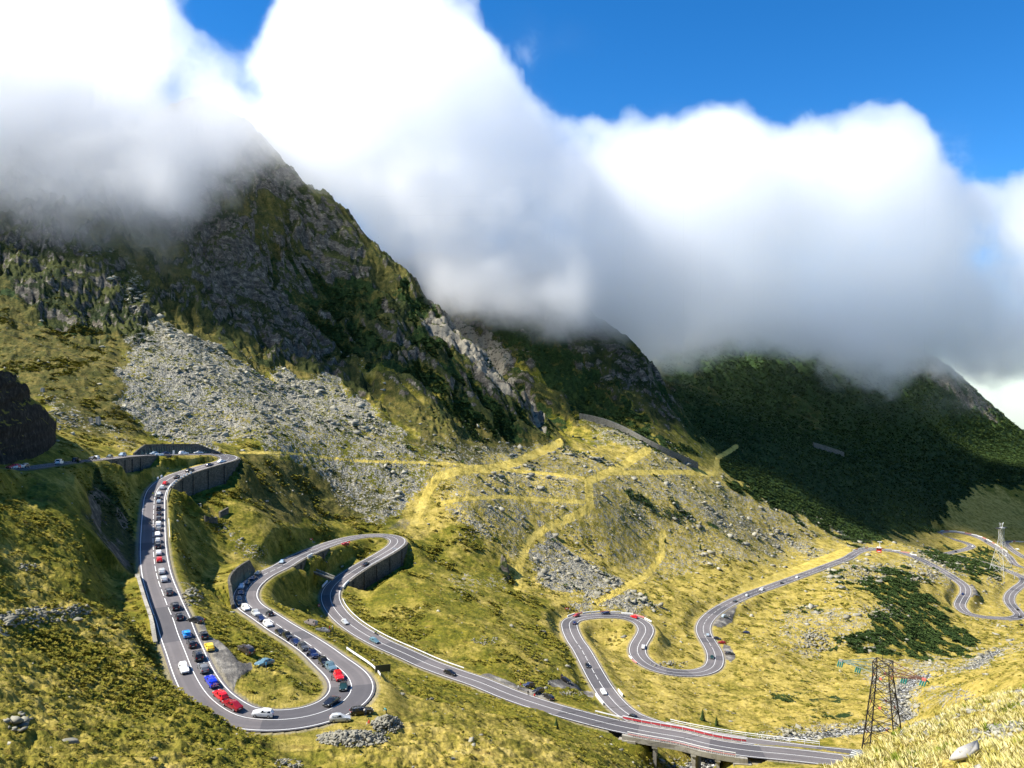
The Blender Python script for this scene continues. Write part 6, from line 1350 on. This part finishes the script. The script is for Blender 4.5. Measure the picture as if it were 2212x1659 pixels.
P_, j, i = sample(wS, 36000, 3, 90, 1000); sz = np.clip(np.random.default_rng(5).pareto(2.3, len(P_))*.27 + .21, .3, 3.4) * np.clip(P_[:, 1]/450, .55, 1.35)
scatter("scree", P_, sz, SH, m_rock, .35, (1.15, 1, .75), label="pale grey scree and broken boulders spread down the slopes")
# stones along the stream and strewn thinly through the grass
wB = np.clip(1 - np.abs(sb - 3.5)/4.5, 0, 1) * (DMIN > 2) * area
P_, j, i = sample(wB, 3500, 8, 150, 700); scatter("stream_stones", P_, np.clip(np.random.default_rng(6).pareto(3, len(P_))*.4+.3, .3, 1.8), SH, m_rock, .3, (1.2,1,.7), label="rounded stones lining the stream bed")
wL = (.15 + .85*smooth(.05, .5, pat) * smooth(-.1, .3, patf)) * (mS < .25) * (rockm < .3) * (mP < .6) * clear * (DMIN > 3) * area * smooth(50, 90, YY)
P_, j, i = sample(wL, 7000, 9, 70, 900); sz = np.clip(np.random.default_rng(7).pareto(2.4, len(P_))*.20 + .16, .15, 1.7) * np.clip(P_[:, 1]/300, .6, 2)
scatter("loose_stones", P_, sz, SH, m_rock, .4, (1.1,1,.7), label="loose stones dotted through the grass")
# outcrops and rock heaps with stones one can tell apart
def heap(cx_, cy_, rx, ry, n, s0, s1, label, seed, hgt_=0, name="rock_heap"):
    r = random.Random(seed); p0 = ground_hit(cx_, cy_); sc_ = p0.y/F; pts, ss = [], []
    for _ in range(n):
        a_, q = r.uniform(0, 6.283), math.sqrt(r.random()); x, y = cx_ + math.cos(a_)*q*rx, cy_ + math.sin(a_)*q*ry; h_ = ground_hit(x, y)
        if h_ is None or abs(h_.y-p0.y) > 60: continue
        pts.append((h_.x-p0.x, h_.y-p0.y, h_.z-p0.z + hgt_*max(0, 1-q*1.1)*r.uniform(.5, 1))); ss.append(.62*r.uniform(s0, s1)*(1.3-.6*q))
    o = scatter(name, np.array(pts), np.array(ss), SH, m_rock, .3, (1.2,1,.8), kind=None, tone=np.array([r.uniform(0,.5) for _ in pts]), seed=seed); o.location = p0; o["kind"] = "stuff"; tag(o, label); return o
heap(762,1596,80,18,520,.5,1.2,"grey rock heap below the big bend",21,.9)
heap(836,1566,34,20,330,.5,1.0,"tall end of the rock heap where two people climb",22,1.8)
heap(415,1290,24,20,70,.7,1.5,"grey heap of slabs beside the long straight",23,1.6)
heap(92,1330,70,18,110,.5,1.3,"tumbled grey stones on the left hillside",24); heap(170,1318,30,14,60,.5,1.2,"band of grey stones on the left hillside",25)
heap(25,1340,30,16,40,.7,1.6,"pale stones at the left edge",27); heap(40,1560,30,22,16,.7,1.6,"dark boulders low on the left hillside",28,.5)
heap(62,1225,24,9,34,.5,1.1,"small stones on the left hillside",29); heap(625,1650,32,12,60,.35,.8,"stones at the bottom edge left of the grass fan",30)
heap(730,1298,28,5,20,.4,.8,"stones beside the third leg of road",31); heap(930,1510,10,6,8,.6,1.2,"stones on the grass fan",32)
heap(1230,1498,30,6,60,.4,.9,"row of stones between the lay-by and the straight",33,.4); heap(1050,1385,34,10,60,.5,1.2,"boulders in the hollow below the third bend",34)
heap(1445,1436,48,9,70,.6,1.5,"boulders inside the lower S-bend",35,.4); heap(1760,1385,36,30,150,.8,2.3,"pale boulder field left of the pine patch",36,.8)
heap(1870,1243,60,16,120,1.0,2.6,"pale crags above the pine patch",37,1.0); heap(1990,1246,36,18,90,1.2,3.0,"crags between the pine patch and the road",38,1.5)
heap(1900,1320,60,16,160,.8,2.0,"strip of pale rocks between two pine patches",39); heap(2060,1225,60,20,120,1.0,2.4,"rocks beside the far road",40,1); heap(2150,1255,22,14,60,1.2,2.6,"dark crag below the white tower",41,2)
heap(1700,1340,60,14,60,.6,1.3,"scattered pale rocks below the far straight",42); heap(1680,1400,50,20,50,.5,1.2,"low rocks right of the S-bend",43); heap(2050,1500,60,16,110,.4,1.0,"small pale stones on the near right bank",44)
heap(1460,1150,20,10,24,.8,2.0,"dark boulders at the end of the yellow path",45,.6); heap(1600,1300,26,10,36,.7,1.5,"rocks under the far straight",46); heap(480,1140,18,12,30,.6,1.2,"fallen stones below the ruined wall",47); heap(540,1190,40,16,80,.5,1.1,"stony gully above the second bend",48)
heap(130,905,50,25,70,.8,2.4,"pale boulders on the grassy slope at the left",49); heap(420,800,60,40,50,1.6,4.0,"largest slabs on the grey scree fan",50); heap(560,890,120,60,60,1.0,2.6,"scattered slabs on the lower scree fan",51)
heap(1240,1190,60,40,40,1.2,2.6,"larger blocks on the small scree field",52); heap(295,640,24,50,60,1.4,3.4,"pale blocks in the gully above the scree",53)
heap(1035,1130,60,40,120,.9,2.0,"stones below the lower yellow path",54); heap(1640,1150,120,24,160,.9,2.2,"pale stones along the foot of the pine slope",55)
def boulder(x, y, w_, label, seed, flat=.6, sq=(1.2,1,.8), grp=None, sink=.35, mt_=None):
    p = ground_hit(x, y); V, Fc = rock_shape(seed, 26, flat); w_ = w_*(1 if mt_ else .58); V = V * np.array(sq) * w_ + np.array([0,0,w_*(.5-sink)*sq[2]]); o = mesh_np("boulder", V, Fc, mt_ or m_rock); bv = o.modifiers.new("b", 'BEVEL'); bv.width = w_*.05; bv.segments = 1; a_ = o.data.attributes.new("tone", 'FLOAT', 'POINT'); a_.data.foreach_set("value", np.full(len(V), random.Random(seed).uniform(.1,.6), np.float32)); o.location = p; tag(o, label, "boulder", grp)
for x, y, w_, lb_, sd in ((168,1340,1.9,"grey boulder at the right end of the left hillside stones",1),(287,1342,1.0,"pale slab on the yellow grass left of the long straight",2),(150,1605,2.2,"dark slanting slab low on the left hillside",3),(331,1640,1.0,"small upright grey rock near the bottom left",4),(474,1620,.8,"little grey rock on the hill edge below the big bend",5),(978,1640,1.0,"pale rock on the fan at the bottom edge",6),(1040,1588,.9,"pale rock on the fan left of the bridge",7),(868,1500,1.3,"flat pale slab on the yellow crest outside the big bend",8),(1030,1500,.9,"small rock beside the road before the lay-by",9),(1225,1440,2.4,"bare pale rock slab above the gravel patch",10),(1172,1366,3.0,"big grey boulder left of the lower loop",11),(1118,1450,1.4,"grey boulder beside the dry stone strip",12),(1900,1257,5.5,"largest pale crag above the pine patch",13),(2010,1243,5.0,"big grey crag near the far road",14),(1958,1382,2.6,"sharp pale rock standing in the pine patch",15),(1843,1355,2.0,"pale rock in the boulder field",16),(2030,1260,3.2,"dark-sided crag right of the big grey one",17),(677,1172,1.6,"pale flat boulder behind the second bend",18),(805,1162,1.3,"pale boulder inside the third bend",19),(378,1030,.9,"rock on the grass inside the top bend",20),(362,1012,1.1,"brown rock beside the channel inside the top bend",21),(220,750,3.6,"pale slab beside the scree top",22),(380,742,4.2,"large pale slab near the top of the scree fan",23),(425,795,5.0,"round dark boulder in the middle of the scree fan",24),(522,835,3.4,"long pale slab at the right of the scree fan",25),(1140,760,3.0,"pale block under the tall crag",26),(1605,1090,2.6,"boulder at the edge of the pine slope",27),(1475,1062,3.0,"white boulder beside a lone dwarf pine",28)):
    boulder(x, y, w_, lb_, sd)
# striped rock and white slab on the nearest slope
m_str, _t = mat("striped_slate"); b = NB(_t); tc_ = b.n("ShaderNodeTexCoord"); wv = b.n("ShaderNodeTexWave", bands_direction='DIAGONAL'); wv.inputs["Scale"].default_value = 9; wv.inputs["Distortion"].default_value = 3.0; wv.inputs["Detail"].default_value = 3; b.l(tc_.outputs["Object"], wv.inputs["Vector"])
b.bsdf(b.ramp(wv.outputs["Fac"], [(.1,(.09,.095,.09)),(.5,(.22,.23,.21)),(.9,(.42,.42,.39))]), .8, wv.outputs["Fac"], .5, .03, spec=.2)
m_wslab = simple("white_slab", (.38,.36,.32), .85, var=.15, scale=6)
boulder(1856,1646,.20,"round striped slate rock in front of the rusty pylon",61,.8,(1.05,.9,1.0),sink=.1,mt_=m_str)
p = ground_hit(2085,1640); o = mesh_np("stone_slab", *(lambda q: (q[0]*np.array((.26,.12,.07)), q[1]))(rock_shape(63, 30, .7)), m_wslab); o.location = p + Vector((0,0,.06)); o.rotation_euler = (0,-.25,.55); tag(o, "long white stone slab lying near the bottom right corner", "stone slab")
p = ground_hit(2010,1590); o = mesh_np("stone_slab", *(lambda q: (q[0]*np.array((.25,.16,.05)), q[1]))(rock_shape(64, 30, .7)), m_rock); o.location = p + Vector((0,0,.02)); o.rotation_euler = (.1,-.15,.3); tag(o, "flat grey slab half sunk in the nearest grass", "stone slab")

# ------------------------------------------------------------------ dark rock bluff above the high road at the left edge
def bluff():
    nu, nv = 150, 130; top = [(-160,775),(-60,785),(0,800),(25,808),(52,835),(80,870),(104,893),(119,912),(122,940),(119,975),(112,1004)]; Yb = 262.0; V = []
    tx_ = np.array([t_[0] for t_ in top], float); ty_ = np.array([t_[1] for t_ in top], float)
    xs = np.linspace(-160, 122, nu)
    for a in range(nu):
        x = xs[a]; ht_ = np.interp(x, tx_[:8], ty_[:8])
        for c in range(nv):
            v = c/(nv-1)     # 0 foot, .6 crest, 1 back
            Yf = 235 + max(0, x)*.45 + min(0, x)*.25 + 15*(1 - math.sqrt(max(0, 1 - max(0, (x-70)/53)**2)))
            if v <= .62: q = v/.62; py_ = 1010 + (ht_ - 1010)*q; pt = W(x, py_, Yf + 13*q**1.6); pt.z -= 9*max(0, 1-q*8); pt.y -= 2*max(0, 1-q*8)
            else: q = (v-.62)/.38; pt = W(x - 30*q, ht_, Yf + 13 + q*50); pt.z = W(x, ht_, Yf + 13).z + 3*math.sin(q*2.0) - q*q*26
            V.append(tuple(pt))
    V = np.array(V); n_ = fbm(V[:,0]/9+V[:,1]/20, V[:,2]/7, 5, 900, .6)*3.2 + fbm(V[:,0]/2.5, V[:,2]/5+V[:,1]/6, 3, 901)*.9; V[:,1] -= n_*(1 - .8*smooth(40, 105, np.repeat(xs, nv))); V[:,2] += fbm(V[:,0]/6, V[:,1]/6, 3, 902)*1.2*(np.tile(np.arange(nv)/(nv-1), nu) > .5)
    ig = np.arange(nu*nv).reshape(nu, nv); Qd = np.stack([ig[:-1,:-1], ig[1:,:-1], ig[1:,1:], ig[:-1,1:]], -1).reshape(-1,4); O = V.mean(0)
    m_, t_ = mat("bluff_rock"); b = NB(t_); ge = b.n("ShaderNodeNewGeometry"); pp = ge.outputs["Position"]; nz_ = b.n("ShaderNodeSeparateXYZ"); b.l(ge.outputs["Normal"], nz_.inputs[0])
    r_ = b.ramp(b.noise(.5, 5, .7, pp), [(.35,(.010,.010,.009)),(.55,(.030,.028,.024)),(.7,(.075,.07,.06))]); gr_ = b.mix(b.noise(.9,4,.7,pp), (.05,.06,.01,1), (.24,.21,.03,1)); b.bsdf(b.mix(b.step(b.math('ADD', nz_.outputs[2], b.math('MULTIPLY', b.math('SUBTRACT', b.noise(.25,4,.6,pp), .5), .8)), .42, .6), r_, gr_), .95, b.noise(1.5,5,.7,pp), .8, .4, spec=.1)
    o = mesh_np("rock_bluff", V - O, Qd, m_, None, True); o.location = O; tag(o, "dark rock bluff topped with grass above the high road", "rock")
bluff()

# ------------------------------------------------------------------ dwarf pine scrub, heath bushes, small spruces
m_pine, _t = mat("pine_needles"); b = NB(_t); g_ = b.n("ShaderNodeNewGeometry"); oi = b.n("ShaderNodeAttribute", attribute_name="tone")
b.bsdf(b.mix(oi.outputs["Fac"], b.mix(b.noise(1.5,3,.7,g_.outputs["Position"]), (.006,.014,.004,1), (.036,.062,.017,1)), (.060,.095,.026,1)), .9, spec=.08)
m_heath, _t = mat("heath"); b = NB(_t); g_ = b.n("ShaderNodeNewGeometry"); oi = b.n("ShaderNodeAttribute", attribute_name="tone")
b.bsdf(b.mix(oi.outputs["Fac"], b.mix(b.noise(1.1,3,.7,g_.outputs["Position"]), (.070,.080,.012,1), (.155,.155,.020,1)), (.23,.19,.03,1)), .95, spec=.05)
def bush_shape(seed, n=26):
    """a low dome of short leaf blades pointing outwards"""
    r = random.Random(seed); V, Fc = [], []
    for _ in range(n):
        a_, e_ = r.uniform(0, 6.283), math.acos(r.uniform(0, .98)); d_ = Vector((math.sin(e_)*math.cos(a_), math.sin(e_)*math.sin(a_), math.cos(e_)*.8)); c = d_*r.uniform(.35, .8); t_ = Vector((-d_.y, d_.x, r.uniform(-.3,.3))).normalized()*r.uniform(.20, .36); k = len(V)
        V += [tuple(c-t_), tuple(c+t_), tuple(c+d_*r.uniform(.3,.5)+Vector((0,0,.12)))]; Fc.append((k,k+1,k+2))
    return np.array(V), np.array(Fc)
BU = [bush_shape(i) for i in range(8)]
wP = np.clip((mP - .42)*3 + 1.2*pat, 0, 1) * (mP > .12) * (mS < .8) * clear * (DMIN > 2.5) * area
P_, j, i = sample(wP * smooth(900, 500, YY), 18000, 11, 250, 900); sz = np.random.default_rng(12).uniform(.6, 1.5, len(P_)) * np.clip(P_[:,1]/600, .6, 1.3)
scatter("dwarf_pine_scrub", P_, sz, BU, m_pine, .6, (1.25,1.25,.95), label="dense dark green dwarf pine scrub on the slopes", tilt=.15, seed=31)
P_, j, i = sample(wP * smooth(500, 1000, YY), 24000, 13, 600, 2050); sz = np.random.default_rng(14).uniform(1.2, 2.6, len(P_)) * np.clip(P_[:,1]/1100, .8, 1.5)
scatter("dwarf_pine_scrub", P_, sz, BU, m_pine, .6, (1.3,1.3,.9), label="dark dwarf pine covering the distant mountainsides", tilt=.15, seed=32)
# scattered single pines over the yellow slope
wq = smooth(.25, .6, pat) * (mS > .2) * (YY > 420) * clear * area
P_, j, i = sample(wq, 420, 15, 420, 900); scatter("pine_bushes", P_, np.random.default_rng(16).uniform(.8, 2.2, len(P_)), BU, m_pine, .6, (1.2,1.2,1), label="odd dark pine bushes dotted over the stony slope", seed=33)
# heath clumps on the near left hill and the banks
wh = np.clip(1.05-mD*1.7, 0, 1) * (rockm < .6) * (mS < .5) * (mG < .2) * (PX < 1500) * clear * (DMIN > 1.8) * area * (.25 + smooth(-.1, .35, pat))
P_, j, i = sample(wh * smooth(230, 130, YY), 8000, 17, 62, 240); sz = np.random.default_rng(18).uniform(.22, .62, len(P_)) * np.clip(P_[:,1]/120, .7, 1.3)
scatter("heath_clumps", P_, sz, BU, m_heath, .45, (1.2,1.2,.75), label="olive green heath clumps carpeting the near left hill", tilt=.2, seed=34)
P_, j, i = sample(wh * smooth(150, 260, YY) * smooth(.1, .5, patf + pat), 6500, 19, 150, 520); sz = np.random.default_rng(20).uniform(.4, 1.0, len(P_)) * np.clip(P_[:,1]/300, .7, 1.4)
scatter("heath_clumps", P_, sz, BU, m_heath, .5, (1.3,1.3,.7), label="patches of heath on the banks between the roads", tilt=.2, seed=35)
wy = mD * (mS < .5) * (mG < .2) * (mP < .5) * clear * (DMIN > 2.5) * area * smooth(.0, .4, patf) * (YY < 600)
P_, j, i = sample(wy, 6000, 21, 100, 600); sz = np.random.default_rng(22).uniform(.3, .8, len(P_)) * np.clip(P_[:,1]/300, .6, 1.6)
scatter("heath_clumps", P_, sz, BU, m_heath, .5, (1.3,1.3,.6), label="low olive clumps dotted through the yellow grass", tilt=.2, seed=36)
m_bark = simple("bark", (.06,.045,.03), .9)
def spruce(x, y, h_, label, seed):
    p = ground_hit(x, y)
    if p is None: return
    r = random.Random(seed); e = empty("spruce_tree", p); tag(e, label, "tree", "small spruces standing alone"); mb = MB(); mb.bar((0,0,-.5),(0,0,h_*.92), h_*.035, h_*.008, 6); mb.build("trunk", m_bark, e); V, Fc = [], []
    for t_ in range(int(26)):
        z = h_*(.10 + .88*t_/26); rr = h_*.26*(1-t_/27)**.85
        for q in range(9):
            a_ = q/9*6.283 + r.uniform(-.3,.3) + t_; L = rr*r.uniform(.7,1.2); d_ = Vector((math.cos(a_), math.sin(a_), -.35)); s_ = Vector((-d_.y, d_.x, 0))*L*.32; k = len(V); c = Vector((0,0,z)); V += [tuple(c), tuple(c+d_*L*.6-s_), tuple(c+d_*L), tuple(c+d_*L*.6+s_+Vector((0,0,-.05)))]; Fc.append((k,k+1,k+2,k+3))
    o = mesh_np("crown", V, Fc, m_pine, e); a_ = o.data.attributes.new("tone", 'FLOAT', 'POINT'); a_.data.foreach_set("value", np.random.default_rng(seed).uniform(0,.8,len(V)).astype(np.float32))
for x, y, h_, lb_, sd in ((1202,1574,3.2,"small dark spruce on the bank left of the bridge",1),(1518,1556,4.4,"small spruce standing right of the lower road's bend",2),(1548,1568,3.6,"small spruce on the gully side beyond the bridge",3),(1735,1086+0,5,"lone spruce at the edge of the pine slope",4),(1437,1172,4.5,"small spruce at the end of the yellow path",5),(1513,1187,5,"spruce on the stony slope above the far straight",6),(1423,1384,2.2,"tiny spruce inside the S-bend",7),(2040,1205,5,"spruce beside the far road under the tower",8),(1983,1248,3,"little spruce behind the cabin's bend",9),(560,1190,2.6,"small bushy spruce on the bank above the second bend",10),(168,1000,2.4,"small pine beside the high road on the left",11),(2133,1190,7,"tall spruce left of the white tower",12)):
    spruce(x, y, h_, lb_, sd)
# ------------------------------------------------------------------ grass blades on the nearest slope
m_gr1, _t = mat("grass_blades"); b = NB(_t); oi = b.n("ShaderNodeAttribute", attribute_name="tone"); b.bsdf(b.ramp(oi.outputs["Fac"], [(0,(.20,.24,.03)),(.35,(.46,.40,.09)),(1,(.78,.68,.34))]), .8, spec=.1)
def tuft_shape(seed, n=16):
    r = random.Random(seed); V, Fc = [], []
    for _ in range(n):
        a_ = r.uniform(0, 6.283); L = r.uniform(.6,1.1); lean = r.uniform(.1,.7); b0_ = Vector((r.uniform(-.25,.25), r.uniform(-.25,.25), 0)); d_ = Vector((math.cos(a_), math.sin(a_), 0)); s_ = Vector((-d_.y, d_.x, 0))*.022; k = len(V); mid = b0_ + d_*lean*.3*L + Vector((0,0,L*.6)); tip = b0_ + d_*lean*L + Vector((0,0,L))
        V += [tuple(b0_-s_*1.3), tuple(b0_+s_*1.3), tuple(mid), tuple(tip)]; Fc += [(k,k+1,k+2),(k+2,k+1,k+3)]
    return np.array(V), np.array(Fc)
TU = [tuft_shape(i) for i in range(8)]
wn = (YY < 48) * area * (.2 + smooth(-.3, .3, fbm(XX/1.5, YY/1.5, 3, 777))) / np.clip(YY, 4, 48)**1.2
P_, j, i = sample(wn, 24000, 23, 4.5, 48); sz = np.random.default_rng(24).uniform(.04, .125, len(P_)); tn = np.clip(np.random.default_rng(25).uniform(.25,1,len(P_)) - .9*(fbm(P_[:,0]/.8, P_[:,1]/.8, 2, 778) > .45), 0, 1)
scatter("grass", P_, sz, TU, m_gr1, .5, (1,1,1), label="long dry yellow grass on the nearest slope", tone=tn, tilt=.12, seed=37)
wn2 = smooth(-.1, .3, fbm(XX/2, YY/2, 3, 779)) * (PX > 1950) * area / np.clip(YY, 4, 48)**1.5
P_, j, i = sample(wn2, 2600, 26, 4.5, 40); scatter("gravel_stones", P_, np.random.default_rng(27).uniform(.03,.10,len(P_)), SH, m_rock, .3, (1.2,1,.7), label="pale broken stones among the nearest grass", seed=38)
